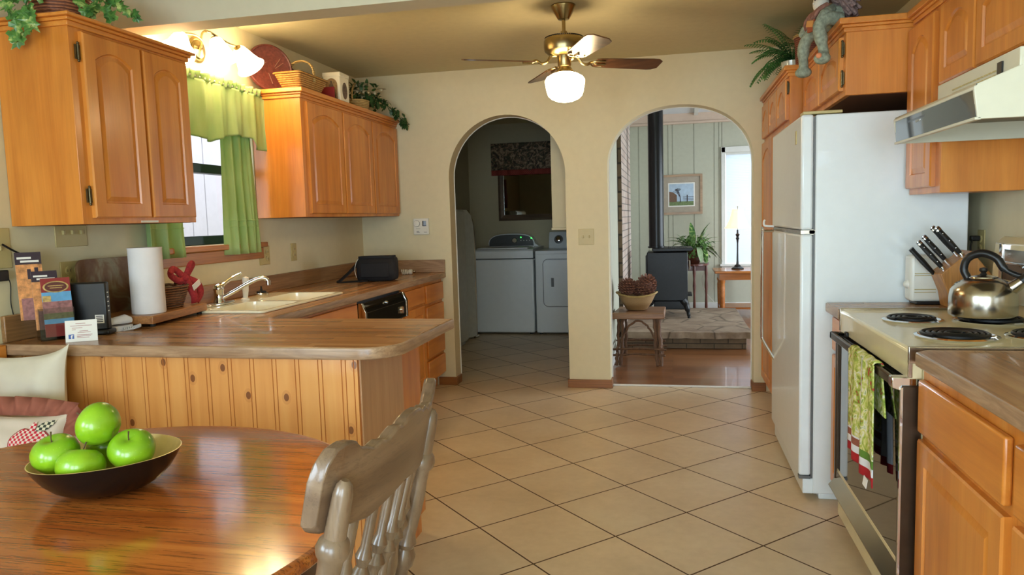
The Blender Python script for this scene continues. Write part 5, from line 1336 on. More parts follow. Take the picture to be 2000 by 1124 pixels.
# ------------------------------------------------------------------ corner bench and pillows
bn = thing('corner_bench', 'wooden corner bench with backrest rail along the left wall', 'bench', (-2.2, 1.6, 0))
B().box(XL+.004, -1.98, .60, 2.215, .05, .42).build('bench_box', 'cab', bn)
B().box(XL+.004, -1.95, .58, 2.215, .42, .452).build('seat', 'cabY', bn, bev=.006)
B().box(XL+.004, XL+.028, .60, 2.185, .452, .84).build('backrest', 'cabY', bn)
B().box(XL+.004, XL+.05, .60, 2.187, .84, .905).build('top_rail', 'cabY', bn, bev=.005)
def pillow(name, label, mat, c, w, h, d, rot, parts=None, seed=1, ears=.06):
    t = thing(name, label, 'pillow', c, local=True)
    rnd = random.Random(seed); ph = [rnd.random()*6 for _ in range(6)]
    def f(side):
        def g(u, v):
            a, b = 2*u-1, 2*v-1
            e = max(0, (1-abs(a)**2.6)*(1-abs(b)**2.6))**.55
            px = a*w/2*(1-.07*(1-b*b)**1*abs(a)**2) * (1+ears*abs(b)**4*.5)
            pz = b*h/2*(1-.07*(1-a*a)*abs(b)**2) * (1+ears*abs(a)**4*.5)
            wr = .006*math.sin(7*a+ph[0]+3*b)*e + .005*math.sin(11*b+ph[1]+4*a)*e + .010*math.sin(4*a-5*b+ph[2])*e*(1-e)*2
            return (px, side*(d/2*e+wr*(1 if side < 0 else .3)), pz)
        return g
    m = B().grid(f(-1), 40, 40).grid(f(1), 40, 40)
    o = m.build('cushion', mat, t, smooth=180)
    t.rotation_euler = rot
    return t, f(-1)
p1, g1 = pillow('pillow', 'plain cream pillow leaning against the pine peninsula panel', 'cream_fabric', (-2.245, 2.115, .675), .34, .42, .12, (-.10, -.06, .06), seed=4, ears=.22)
p2, g2 = pillow('pillow', 'white pillow with a red gingham apple and rose ruffle', plain('white_cotton_fabric', (214, 200, 186), .9, var=.03, vs=9), (-2.10, 1.905, .575), .34, .30, .11, (-.30, .03, .14), seed=9)
# ruffle round the second pillow
m = B(); N = 220; outer = []; 
def edge(tt):
    tt = (tt % 1)*4; s_ = tt % 1
    return [(lerp(-1, 1, s_), 1, 0, 1), (1, lerp(1, -1, s_), 1, 0), (lerp(1, -1, s_), -1, 0, -1), (-1, lerp(-1, 1, s_), -1, 0)][int(tt) % 4]
R0, R1, R2 = [], [], []
for i in range(N):
    a, b, nx, nz = edge(i/N)
    L_ = math.hypot(a, b); cx, cz = a*.165, b*.145
    k = max(abs(a), abs(b)); rx, rz = a/L_, b/L_
    wv = math.sin(i*2*PI/7.3)
    R0.append((cx, 0, cz)); R1.append((cx+rx*.03, .008*wv, cz+rz*.03)); R2.append((cx+rx*.062, .016*wv+.004*math.sin(i*.9), cz+rz*.062))
m.rings([R0, R1, R2], True, False, False).build('ruffle', 'rose_fabric', p2, smooth=180, solid=.002)
def applique(name, outline, mat, off):
    # cloth shape following the pillow front
    def surf(x, z):
        u = (x/.34)+.5; v = (z/.30)+.5
        p = g2(min(.98, max(.02, u)), min(.98, max(.02, v))); return (x, p[1]-off, z)
    o2 = [Vector((x, z)) for x, z in outline]; c = sum(o2, Vector((0, 0)))/len(o2)
    rings = []
    for s_ in (1, .8, .6, .4, .2, .03): rings.append([surf(*(c+(p-c)*s_)) for p in o2])
    return B().rings(rings, True, False, True).build(name, mat, p2, smooth=180)
apl = []
for k in range(48):
    a = 2*PI*k/48; r = 1-.20*math.exp(-((a-PI/2)/.30)**2)-.10*math.exp(-((a-3*PI/2)/.3)**2)
    apl.append((.085+.064*r*math.cos(a), .044+.064*r*math.sin(a)))
applique('apple_edging', [(.085+(x-.085)*1.06, .044+(z-.044)*1.06) for x, z in apl], 'redink', .0015)
applique('apple_applique', apl, 'gingham_red', .003)
applique('stem_applique', [(.080, .094), (.094, .094), (.098, .110), (.092, .126), (.083, .122), (.076, .110)], 'gingham_red', .004)
applique('leaf_applique', [(.100, .096), (.116, .094), (.134, .104), (.146, .120), (.148, .134), (.130, .130), (.110, .122), (.100, .110)], 'gingham_green', .004)
# ------------------------------------------------------------------ laundry room
w = thing('washing_machine', 'white top-loading washing machine with rounded grey console', 'washing machine', (-1.87, 8.35, 0))
B().box(-2.235, -1.515, 8.02, 8.70, .02, .855).build('cabinet_body', 'white_app', w, bev=.018, seg=4)
B().prism([(8.01, .865), (8.01, .945), (8.03, .965), (8.45, .975), (8.72, .975), (8.72, .865)], -2.235, -1.515, 'yz').build('top_deck', 'white_app', w, bev=.02, seg=4)
B().box(-2.17, -1.58, 8.05, 8.42, .968, .984).build('lid', 'white_app', w, bev=.012, seg=3)
cp = circ(-1.80, .965, .33, 20, 0, PI, ry=.17)
cns = B().prism([(-2.14, .965)] + [(-1.875+.285*math.copysign(abs(math.cos(a))**.7, math.cos(a)), .965+.165*math.sin(a)**.6) for a in [PI*(1-i/24) for i in range(1, 24)]] + [(-1.53, .965)], 8.55, 8.72, 'xz').build('console', 'white_app', w, bev=.01)
B().prism([(-1.875+.27*math.copysign(abs(math.cos(a))**.7, math.cos(a)), .985+.135*math.sin(a)**.6) for a in [PI*(1-i/24) for i in range(0, 25)]], 8.538, 8.551, 'xz').build('console_face', plain('dark_grey_console', (70, 72, 70), .4), w, bev=.002)
B().lathe([(.032, 0), (.032, .012), (.026, .022)], (-1.83, 8.54, 1.05), (0, -1, 0), 24).build('dial', 'steel', w)
for x, z in ((-1.755, 1.085), (-1.63, 1.075)): B().box(x-.006, x+.006, 8.532, 8.539, z-.006, z+.006).build('indicator_light', 'green_light', w)
for i in range(4): B().box(-1.76+.035*i, -1.75+.035*i, 8.533, 8.539, 1.045, 1.051).build('button', 'white_plastic', w)
for x in (-2.19, -1.56): B().cyl((x, 8.06, 0), (x, 8.06, .022), .018, n=10).build('foot', 'rubber', w)
d = thing('clothes_dryer', 'white clothes dryer partly hidden by the pillar', 'dryer', (-1.12, 8.35, 0))
B().box(-1.495, -.80, 8.02, 8.70, .02, .945).build('cabinet_body', 'white_app', d, bev=.014, seg=4)
B().box(-1.487, -.808, 8.014, 8.03, .905, .945).build('top_front_edge', 'white_app', d, bev=.006)
dd = B().prism(rrect(-1.40, -.90, .325, .84, .05), 8.008, 8.022, 'xz').build('door', 'white_app', d, bev=.006)
m = B(); rr2 = rrect(-1.408, -.892, .317, .848, .056); m.tube([(x, 8.0185, z) for x, z in rr2], .0035, 6, closed=True); m.build('door_gap', 'grey_plastic', d)
B().box(-1.315, -1.285, 8.0, 8.009, .54, .64).build('door_handle', 'grey_plastic', dd, bev=.003)
B().prism([(8.50, .945), (8.56, 1.125), (8.58, 1.14), (8.70, 1.14), (8.70, .945)], -1.42, -.86, 'yz').build('console', 'white_app', d, bev=.016, seg=4)
B().lathe([(.052, 0), (.052, .006), (.04, .01)], (-1.30, 8.53, 1.05), (0, -1, .33), 28).build('dial_ring', 'grey_plastic', d)
B().lathe([(.034, .008), (.03, .03), (.022, .034)], (-1.30, 8.53, 1.05), (0, -1, .33), 24).build('dial', 'chrome', d)
for x in (-1.45, -.86): B().cyl((x, 8.06, 0), (x, 8.06, .022), .018, n=10).build('foot', 'rubber', d)
# framed mirror and valance
mr = thing('wall_mirror', 'wood-framed mirror on the laundry wall under the dark floral valance', 'mirror', (-1.7, 8.74, 1.26))
x0, x1, z0, z1 = -2.06, -1.30, 1.285, 1.92; y = 8.748
B().box(x0+.06, x1-.06, y-.012, y-.006, z0+.06, z1-.06).build('glass', 'mirror', mr)
fr = [(x0, z0), (x1, z0), (x1, z1), (x0, z1)]; fi = [(x0+.07, z0+.07), (x1-.07, z0+.07), (x1-.07, z1-.07), (x0+.07, z1-.07)]
fm = [(x0+.03, z0+.03), (x1-.03, z0+.03), (x1-.03, z1-.03), (x0+.03, z1-.03)]
B().rings([[(a, y, b) for a, b in fr], [(a, y-.02, b) for a, b in fr], [(a, y-.036, b) for a, b in fm], [(a, y-.018, b) for a, b in fi], [(a, y-.004, b) for a, b in fi]], True, False, False).build('frame', wood('aged_bronze_frame', (74, 58, 44), (104, 84, 64), axis='X', rough=.4), mr, smooth=0)
vl = thing('floral_valance', 'dark floral valance with a red checked border', 'valance', (-1.7, 8.7, 1.84))
def vf(u, v): return (lerp(-2.13, -1.20, u), 8.70+.010*math.sin(u*40)*(.4+v)+.006*math.sin(u*17), lerp(2.215, 1.895, v))
B().grid(vf, 120, 10).build('cloth', 'floral', vl, smooth=180, solid=.002)
def vg(u, v): return (lerp(-2.13, -1.20, u), 8.699+.010*math.sin(u*40)*(1.4+.2*v)+.006*math.sin(u*17), lerp(1.896, 1.832, v))
B().grid(vg, 120, 4).build('checked_border', t_gingham('dull_red_check', (116, 34, 28), (140, 60, 44), .012), vl, smooth=180, solid=.002)
# ironing board and cupboard in the corner
uc = thing('utility_cupboard', 'tall pale cupboard along the laundry left wall', 'cupboard', (-2.3, 7.1, 0))
B().box(XL+.004, -2.13, 6.75, 7.42, .03, 1.42).box(XL+.02, -2.15, 6.77, 7.40, 0, .03).build('cupboard_body', plain('pale_cupboard_paint', (206, 202, 186), .5), uc, bev=.008)
B().box(-2.13, -2.115, 6.77, 7.40, .05, 1.40).build('door', plain('pale_cupboard_door', (206, 202, 186), .5), uc, bev=.004)
ib = thing('ironing_board', 'pale ironing board folded and leaning beside the tall cupboard', 'ironing board', (-2.33, 7.6, 0))
pb = [(-.17, .02), (.17, .02), (.17, 1.25), (.13, 1.36), (.06, 1.42), (-.04, 1.42), (-.12, 1.38), (-.17, 1.28)]
B().prism(pb, -.016, .016, 'yz').xf(Matrix.Translation((-2.20, 7.62, 0)) @ Matrix.Rotation(math.radians(-22), 4, 'Z')).build('board', plain('pale_ironing_cover', (196, 194, 180), .9), ib, bev=.008)
B().tube(bez([(-2.165, 7.70, 1.41), (-2.13, 7.78, 1.20), (-2.13, 7.80, .5), (-2.13, 7.78, .03)], 6), .011, 8).cyl((-2.14, 7.73, .014), (-2.12, 7.81, .014), .014, n=10).build('leg', 'steel', ib)
hc = thing('hanging_cloth', 'dull red cloth hanging on the laundry left wall', 'cloth', (-2.40, 7.5, 1.43))
B().grid(lambda u, v: (-2.30+.02*math.sin(u*9+v*2), lerp(7.25, 7.60, u), lerp(1.86, 1.46, v)), 24, 10).build('cloth', 'wornred', hc, smooth=180, solid=.004)
B().cyl((-2.43, 7.42, 1.87), (-2.29, 7.42, 1.87), .008, n=8).build('hook', 'grey_plastic', hc)
lc = thing('laundry_wall_cabinet', 'cream end of a laundry wall cabinet seen through the left arch', 'cabinet', (-.8, 6.8, 1.21))
B().box(-.965, -.642, 6.0, 7.6, 1.225, 2.30).build('cabinet_body', 'wall', lc, bev=.002)
B().box(-.972, -.642, 5.993, 7.6, 1.205, 1.225).build('bottom_rail', 'wall', lc, bev=.003)

# ------------------------------------------------------------------ stove
SZ = .168
s = thing('wood_stove', 'black cast iron stove with a tall straight flue pipe', 'stove', (0, 8.4, SZ))
B().box(-.27, .165, 8.15, 8.62, .36, .895).build('firebox', 'iron', s, bev=.008)
B().box(-.285, -.255, 8.17, 8.60, .40, .86).build('side_panel', 'iron', s, bev=.004)
m = B().prism([(-.20, .905), (.205, .905), (.222, .925), (.222, .938), (-.215, .938), (-.215, .925)], 8.12, 8.66, 'xz'); m.build('top_plate', 'iron', s, bev=.006)
m = B()
for i in range(10): m.box(-.045+.021*i, -.035+.021*i, 8.20, 8.24, .938, .952)
m.build('top_grille', 'iron', s)
B().box(-.20, .15, 8.18, 8.6, .26, .36).build('ash_box', 'iron', s, bev=.01)
for x, y in ((.145, 8.16), (-.25, 8.16), (.145, 8.6), (-.25, 8.6)):
    sg = 1 if x > 0 else -1
    B().tube(bez([(x-sg*.03, y, .37), (x, y, .32), (x+sg*.022, y, .24), (x+sg*.03, y, .19), (x+sg*.033, y, SZ+.001)], 4), [.04]*4+[.03]*4+[.02]*4+[.016]*4+[.022], 10).build('leg', 'iron', s)
m = B().tube([(.165, 8.2, .80), (.185, 8.2, .80), (.185, 8.2, .70), (.165, 8.2, .70)], .009, 8).build('side_handle', 'steel', s)
B().box(.16, .215, 8.25, 8.55, .40, .42).build('ash_lip', 'iron', s, bev=.006)
B().cyl((-.168, 8.36, .938), (-.168, 8.36, 2.868), .084, n=32).cyl((-.168, 8.36, .938), (-.168, 8.36, .955), .096, n=32).cyl((-.168, 8.36, 1.9), (-.168, 8.36, 1.912), .0855, n=32).build('flue_pipe', 'pipe', s)
# stool with twig legs
st = thing('rustic_stool', 'rustic plank stool with crossed twig legs by the right arch', 'stool', (-.29, 6.55, 0))
B().prism([(-.515, 6.32), (-.30, 6.31), (-.068, 6.32), (-.06, 6.79), (-.30, 6.80), (-.475, 6.79)], .415, .468).build('plank_top', 'stoolwood', st, bev=.008)
def twig(p, name='stick', r=.014, wob=.006, seed=0):
    rnd = random.Random(seed); q = bez(p, 6); q = [a+Vector((rnd.uniform(-wob, wob), rnd.uniform(-wob, wob), 0)) for a in q]
    B().tube(q, [r*rnd.uniform(.85, 1.12) for _ in q], 8).build(name, 'twig', st)
k = 0
for x, y, sx2, sy3 in ((-.46, 6.36, -1, -1), (-.115, 6.36, 1, -1), (-.45, 6.74, -1, 1), (-.115, 6.74, 1, 1)):
    for e in (0, .035):
        k += 1; twig([(x-sx2*e, y, .415), (x-sx2*e+sx2*.005, y+sy3*.02, .2), (x-sx2*e+sx2*.02, y+sy3*.05, .012)], 'leg', seed=k)
for z in (.10, .15):
    for y in (6.32, 6.78): k += 1; twig([(-.51, y, z), (-.29, y+.01, z+.01), (-.06, y, z)], 'stretcher', .010, seed=k)
    for x in (-.475, -.10): k += 1; twig([(x, 6.28, z+.02), (x, 6.55, z+.03), (x, 6.82, z+.02)], 'stretcher', .010, seed=k)
twig([(-.44, 6.34, .22), (-.38, 6.34, .34), (-.29, 6.34, .40), (-.2, 6.34, .34), (-.14, 6.34, .22)], 'arched_stick', .009, seed=30)
# basket of pinecones
bk = thing('basket', 'shallow split-wood basket of pinecones on the rustic stool', 'basket', (-.30, 6.55, .469))
bc = (-.31, 6.55); m = B(); n = 36
def br(r, z, lift=0):
    return [(bc[0]+r*math.cos(2*PI*k/n), bc[1]+.78*r*math.sin(2*PI*k/n), z+lift*abs(math.cos(2*PI*k/n))**2) for k in range(n)]
m.rings([br(.075, .470), (br(.09, .474)), br(.13, .535), br(.175, .595, .03), br(.172, .596, .03), br(.125, .538), br(.085, .482)], True, True, True)
m.build('woven_body', t_wicker('vertical_split_weave', (138, 104, 64), (172, 140, 98), 6, 60), bk)
m = B().tube(br(.178, .597, .03), .008, 8, closed=True)
m.build('rim', 'wickerlight', bk)
def pinecone():
    t = thing('pinecone', '', 'pinecone', (0, 0, 0), 'pinecones in the shallow basket', local=True)
    m = B()
    rnd = random.Random(3)
    m.sphere((0, 0, 0), .030, 10, 8, (1, 1, 1.35))
    for i in range(95):
        ph = i*2.39996; zz = -1+2*(i+.5)/95; r = math.sqrt(1-zz*zz)
        d = Vector((r*math.cos(ph), r*math.sin(ph), zz)); p = Vector((d.x*.034, d.y*.034, d.z*.046))
        tip = p+Vector((d.x, d.y, d.z*.4+.35)).normalized()*.020
        sd2 = d.cross(Vector((0, 0, 1))); sd2 = sd2.normalized()*.009 if sd2.length > .1 else Vector((.009, 0, 0))
        up2 = Vector((0, 0, .003))
        m.add([p-sd2, p+sd2, tip+sd2*.7+up2, tip-sd2*.7+up2, p-sd2-up2, p+sd2-up2, tip+sd2*.5-up2, tip-sd2*.5-up2], [(0,1,2,3), (7,6,5,4), (0,4,5,1), (1,5,6,2), (2,6,7,3), (3,7,4,0)])
    m.build('scales', plain('pinecone_brown', (120, 76, 58), .7, var=.5, vs=120), t, smooth=0)
    B().cyl((0, 0, -.052), (0, 0, -.038), .006, n=8).build('stalk', 'stem', t)
    return t
pc0 = pinecone()
spots = [(-.225, 6.53, .690, 'largest pinecone at the right of the basket, toward the stove'), (-.395, 6.52, .675, 'pinecone at the left of the basket, beside the pillar'), (-.31, 6.645, .650, 'pinecone between and behind the two front ones in the basket')]
for i, (x, y, z, lb) in enumerate(spots):
    t = pc0 if i == 0 else clone(pc0)
    t.location = (x, y, z); t.rotation_euler = (.3+i*.2, .25-i*.3, i*2.1); t.scale = (1.75, 1.75, 1.55) if i == 0 else ((1.5, 1.5, 1.3) if i == 1 else (1.2, 1.2, 1.2)); t['label'] = lb
# potted plant on half-round table
pt = thing('plant_stand', 'small dark red half-round table behind the black stove', 'table', (.3, 9.29, 0))
B().prism([(.08, 9.41)]+[(.265+.185*math.cos(a), 9.41-.30*math.sin(a)) for a in [PI*(1-i/20) for i in range(21)]], .668, .695).build('tabletop', 'darktable', pt, bev=.006)
for x, y in ((.41, 9.31), (.12, 9.31), (.265, 9.24)):
    B().lathe([(.014, .0), (.018, .03), (.012, .05), (.018, .15), (.013, .3), (.02, .42), (.013, .5), (.02, .58), (.016, .668)], (x, y, 0.0), n=12).build('leg', 'darktable', pt)
B().box(.12, .42, 9.30, 9.32, .60, .665).build('apron', 'darktable', pt)
pl = thing('potted_plant', 'leafy green houseplant in a brown pot beside the stove', 'plant', (.27, 9.26, .696))
B().lathe([(.07, 0), (.085, .02), (.105, .10), (.11, .165), (.118, .18), (.110, .185), (.10, .16)], (.255, 9.26, .696), n=28, cap=True).build('pot', 'terracotta', pl)
def leafblade(m, base, d, length, width, droop, n=7, fold=.2):
    d = Vector(d).normalized(); sd2 = d.cross(Vector((0, 0, 1)))
    sd2 = sd2.normalized() if sd2.length > .05 else Vector((1, 0, 0))
    p = Vector(base); vs = []
    for i in range(n+1):
        t_ = i/n; w_ = width*math.sin(PI*min(.985, t_*.92+.06))**.8/2
        nn = sd2.cross(d).normalized()
        vs += [p-sd2*w_+nn*w_*fold, p.copy(), p+sd2*w_+nn*w_*fold]
        d = (d+Vector((0, 0, -droop/n))).normalized(); p = p+d*length/n
    m.add(vs, [f for i in range(n) for f in ((3*i, 3*i+1, 3*i+4, 3*i+3), (3*i+1, 3*i+2, 3*i+5, 3*i+4))]); return m
rnd = random.Random(11)
m = B()
for i in range(34):
    a = rnd.uniform(0, 2*PI); e = rnd.uniform(.2, 1.4); leafblade(m, (.265+.04*math.cos(a), 9.26+.04*math.sin(a), .86), (math.cos(a)*math.cos(e), math.sin(a)*math.cos(e), math.sin(e)), rnd.uniform(.20, .38), rnd.uniform(.05, .085), rnd.uniform(.5, 1.8))
m.build('broad_leaves', 'ivy', pl, smooth=180)
m = B()
for i in range(260):
    a = rnd.uniform(0, 2*PI); r = rnd.uniform(.05, .20); z = .93+rnd.uniform(-.12, .14)-r*.25; x = .27+r*1.05*math.cos(a)
    leafblade(m, (x, 9.24+r*.7*math.sin(a), z), (math.cos(a), math.sin(a), rnd.uniform(-.6, .5)), rnd.uniform(.04, .075), rnd.uniform(.02, .035), .9, 4)
for i in range(60):
    z = rnd.uniform(.74, .95); leafblade(m, (.37+rnd.uniform(-.02, .09)*(1.2-z), 9.17+rnd.uniform(-.04, .04), z), (rnd.uniform(-.2, 1), rnd.uniform(-1, .2), -.6), .05, .028, .6, 3)
m.build('small_leaves', 'leaf', pl, smooth=180)
m = B(); leafblade(m, (.30, 9.11, .90), (.3, -1, .1), .24, .07, 2.6, 10).build('pale_frond', plain('pale_green_frond', (150, 170, 130), .5, var=.2, vs=80), pl, smooth=180)
# end table and lamp
et = thing('end_table', 'orange oak end table under the living room lamp', 'table', (.85, 9.7, 0))
B().box(.515, 1.12, 9.36, 9.98, .555, .585).build('tabletop', 'tablewood', et, bev=.008)
B().box(.575, 1.06, 9.42, 9.92, .47, .555).build('apron', 'tablewood', et)
for x in (.61, 1.03):
    for y in (9.45, 9.89): B().lathe([(.026, 0), (.030, .06), (.036, .38), (.030, .42), (.038, .44), (.038, .47)], (x, y, 0), n=16).build('leg', 'tablewood', et)
B().box(.59, 1.05, 9.44, 9.9, .10, .125).build('lower_shelf', 'tablewood', et)
lp = thing('table_lamp', 'slim black table lamp with a glowing bell shade', 'lamp', (.815, 9.7, .586))
B().lathe([(.075, 0), (.078, .012), (.06, .025), (.045, .03), (.035, .05), (.018, .06), (.013, .10), (.010, .22), (.010, .33), (.014, .37), (.022, .39), (.014, .41), (.026, .44), (.012, .455), (.01, .50)], (.815, 9.7, .586), n=24).build('lamp_stand', 'black_plastic', lp)
n = 48
def sr(r, z): return [(.815+r*(1+.03*math.cos(8*2*PI*k/n))*math.cos(2*PI*k/n), 9.7+r*(1+.03*math.cos(8*2*PI*k/n))*math.sin(2*PI*k/n), z) for k in range(n)]
B().rings([sr(.158, 1.105), sr(.128, 1.15), (sr(.095, 1.22)), sr(.074, 1.30), sr(.066, 1.345)], True, False, False).build('lamp_shade', 'lampshade', lp, solid=.002)
B().cyl((.815, 9.7, 1.08), (.815, 9.7, 1.37), .003, n=6).sphere((.815, 9.7, 1.375), .008, 8, 6).build('harp_finial', 'brass', lp)
t = thing('lamp_cable', 'pale lamp cable hanging on the living room wall', 'cable', (.45, 10.0, 0))
B().tube(bez([(.40, 9.4, .60), (.37, 9.6, .45), (.44, 10.0, .25), (.56, 10.15, .10)], 6), .004, 6).build('wire', 'white_plastic', t)
# framed picture
pf = thing('framed_picture', 'framed print of a bare tree and fence on the living room wall', 'picture', (.15, 10.18, 1.3))
x0, x1, z0, z1 = -.145, .405, 1.30, 1.835; y = 10.199
def rc(a, b, c, e, yy): return [(a, yy, c), (b, yy, c), (b, yy, e), (a, yy, e)]
B().rings([rc(x0, x1, z0, z1, y), rc(x0, x1, z0, z1, y-.025), rc(x0+.03, x1-.03, z0+.03, z1-.03, y-.025), rc(x0+.03, x1-.03, z0+.03, z1-.03, y-.012)], True, False, False).build('frame', wood('pale_oak_frame', (150, 116, 84), (180, 146, 112), axis='X', scale=10), pf, smooth=0)
B().box(x0+.03, x1-.03, y-.013, y-.010, z0+.03, z1-.03).build('mat_board', plain('taupe_mat_board', (168, 156, 140), .6), pf)
B().box(-.045, .305, y-.0145, y-.013, 1.405, 1.725).build('white_mat', 'paper', pf)
pr = B().box(-.03, .29, y-.016, y-.0145, 1.42, 1.71).build('print', plain('pale_blue_sky_print', (176, 196, 216), .6, var=.1), pf)
B().box(-.03, .29, y-.0165, y-.016, 1.42, 1.475).build('painted_grass', plain('painted_green', (110, 128, 84), .6, var=.3, vs=60), pr)
B().prism([(-.03, 1.47), (.07, 1.47), (.07, 1.56), (.02, 1.60), (-.03, 1.61)], y-.017, y-.016, 'xz').build('painted_barn', plain('painted_rust', (112, 84, 66), .6, var=.2, vs=60), pr)
m = B()
def br2(p, ang, ln, r, dep, rnd=random.Random(5)):
    q = (p[0]+ln*math.cos(ang), p[1]+ln*math.sin(ang)); m.tube([(p[0], y-.017, p[1]), (q[0], y-.017, q[1])], [r, r*.7], 4)
    if dep:
        for k_ in range(3): br2(q, ang+rnd.uniform(-.8, .8), ln*.68, r*.6, dep-1)
br2((.12, 1.46), PI/2+.05, .075, .0065, 4)
m.build('painted_tree', 'ink', pr)
m = B()
for z in (1.49, 1.51, 1.53): m.box(.15, .29, y-.0175, y-.0165, z, z+.006)
m.box(.20, .212, y-.018, y-.0165, 1.47, 1.56).build('painted_fence', 'ink', pr)
# living window, trim and blinds
m = B().box(WX0-.05, WX0, Y1-.02, Y1, LZ0-.02, LZ1+.07).box(WX1, WX1+.05, Y1-.02, Y1, LZ0-.02, LZ1+.07).box(WX0-.05, WX1+.05, Y1-.02, Y1, LZ1, LZ1+.07)
m.box(WX0-.07, WX1+.07, Y1-.05, Y1, LZ0-.03, LZ0).box(WX0-.05, WX1+.05, Y1-.02, Y1, LZ0-.10, LZ0-.03)
f = struct('window_2', m, 'whitepaint', bev=.003)
B().box(WX0, WX1, Y1+.06, Y1+.064, LZ0, LZ1).build('pane', 'glass', f)
bl = thing('window_blind', 'white slatted blind covering the living room window', 'blind', (1.0, 10.22, LZ0))
m = B(); z = LZ0+.02
while z < LZ1-.03: m.obox(((WX0+WX1)/2, Y1+.03, z), (WX1-WX0-.02, .0265, .0012), (1.25, 0, 0)); z += .021
m.build('slat', 'blind', bl)
B().box(WX0+.005, WX1-.005, Y1+.015, Y1+.045, LZ1-.03, LZ1).build('headrail', 'whitepaint', bl)
# ------------------------------------------------------------------ on top of the far left cabinet
ZT = 2.106
lw = plain('dark_red_lacquered_wicker', (92, 44, 40), .5, var=.35, vs=60, bump=.5, bs=120)
def roundtray(name, label, y, r, tilt, x, mat, zoff=0):
    t = thing(name, label, 'tray', (x, y, ZT))
    T = Matrix.Translation((x, y, ZT+r-.0+zoff)) @ Matrix.Rotation(tilt, 4, 'Z') @ Matrix.Rotation(math.radians(-6), 4, 'Y')
    B().lathe([(r, 0), (r+.006, .004), (r+.004, .014), (r-.01, .012), (r-.02, .006), (.001, .005)], (0, 0, 0), (1, 0, 0), 48).xf(T).build('tray_disc', mat, t)
    B().tube([(.012, (r-.002)*math.cos(2*PI*k/48), (r-.002)*math.sin(2*PI*k/48)) for k in range(48)], .007, 6, closed=True).xf(T).build('rim', mat, t)
    for i in range(5):
        m = B(); a = i*2.2; m.tube([(.008, r*.25*math.cos(a), r*.25*math.sin(a)), (.009, r*.7*math.cos(a+.4), r*.7*math.sin(a+.4))], .002, 5)
        m.xf(T).build('scratch_mark', plain('pale_scratch', (140, 104, 88), .6), t)
    return t
roundtray('round_tray', 'large dark red round tray leaning on the wall behind the basket', 4.04, .135, -.62, -2.325, lw)
roundtray('round_tray', 'smaller dark round tray behind the basket, right of the larger one', 4.37, .108, -.12, -2.39, plain('dark_brown_lacquer', (62, 36, 30), .5, var=.3, vs=60))
# rectangular wicker basket with handle
t = thing('basket', 'rectangular wicker basket with an arched handle on the far cabinet', 'basket', (-2.22, 4.22, ZT))
def rr4(y0, y1, x0, x1, z): return [(x0, y0, z), (x1, y0, z), (x1, y1, z), (x0, y1, z)]
cx, cy2 = -2.19, 4.17
def bx4(w, l, z): return [(p[0], p[1], z) for p in rrect(cx-w, cx+w, cy2-l, cy2+l, .02, 3)]
B().rings([bx4(.06, .125, ZT+.001), bx4(.075, .155, ZT+.05), bx4(.088, .18, ZT+.092), bx4(.082, .174, ZT+.092), bx4(.07, .148, ZT+.05), bx4(.055, .12, ZT+.008)], True, True, True).build('woven_body', 'wicker', t)
B().tube(bx4(.088, .18, ZT+.093), .007, 6, closed=True).build('rim', 'wicker', t)
for e in (-.006, .006):
    B().tube(bez([(cx-.084, cy2+e, ZT+.06), (cx-.082, cy2+e, ZT+.13), (cx-.055, cy2+e, ZT+.175), (cx, cy2+e, ZT+.192), (cx+.055, cy2+e, ZT+.175), (cx+.082, cy2+e, ZT+.13), (cx+.085, cy2+e, ZT+.06)], 5), .0055, 6).build('handle', 'wickerlight', t)
t = thing('card_box', 'red edge of a thin card box squeezed beside the cream tin', 'box', (-2.2, 4.475, ZT))
B().box(-2.29, -2.12, 4.462, 4.474, ZT, ZT+.085).build('box_body', 'redink', t)
# cream decorated tin
t = thing('storage_tin', 'tall cream tin box with a painted figure on the far cabinet', 'tin', (-2.16, 4.62, ZT))
x0, x1, y0, y1 = -2.235, -2.115, 4.545, 4.685; hh = .195
B().box(x0, x1, y0, y1, ZT, ZT+hh-.018).build('tin_body', 'white_ceramic', t, bev=.006)
B().box(x0-.003, x1+.003, y0-.003, y1+.003, ZT+hh-.03, ZT+hh).build('lid', 'white_ceramic', t, bev=.005)
brn = plain('painted_brown_figure', (104, 84, 66), .6, var=.4, vs=60)
arc = [(x0+.018, ZT+.01), (x1-.018, ZT+.01), (x1-.018, ZT+.11)] + [((x0+x1)/2+.042*math.cos(a), ZT+.11+.045*math.sin(a)) for a in [PI*i/12 for i in range(1, 12)]] + [(x0+.018, ZT+.11)]
pnl = B().prism(arc, y0-.0015, y0, 'xz').build('arched_panel', plain('ochre_print', (160, 128, 84), .6, var=.3, vs=50), t)
m = B().prism(circ((x0+x1)/2, ZT+.045, .030, 16, ry=.036), y0-.0025, y0-.0015, 'xz').prism(circ((x0+x1)/2, ZT+.10, .016, 16, ry=.024), y0-.0025, y0-.0015, 'xz').prism(circ((x0+x1)/2, ZT+.132, .008, 12), y0-.0025, y0-.0015, 'xz')
m.build('painted_figure', brn, pnl)
B().prism(circ((y0+y1)/2, ZT+.08, .036, 20, ry=.055), x1, x1+.0015, 'yz').build('oval_print', brn, t)
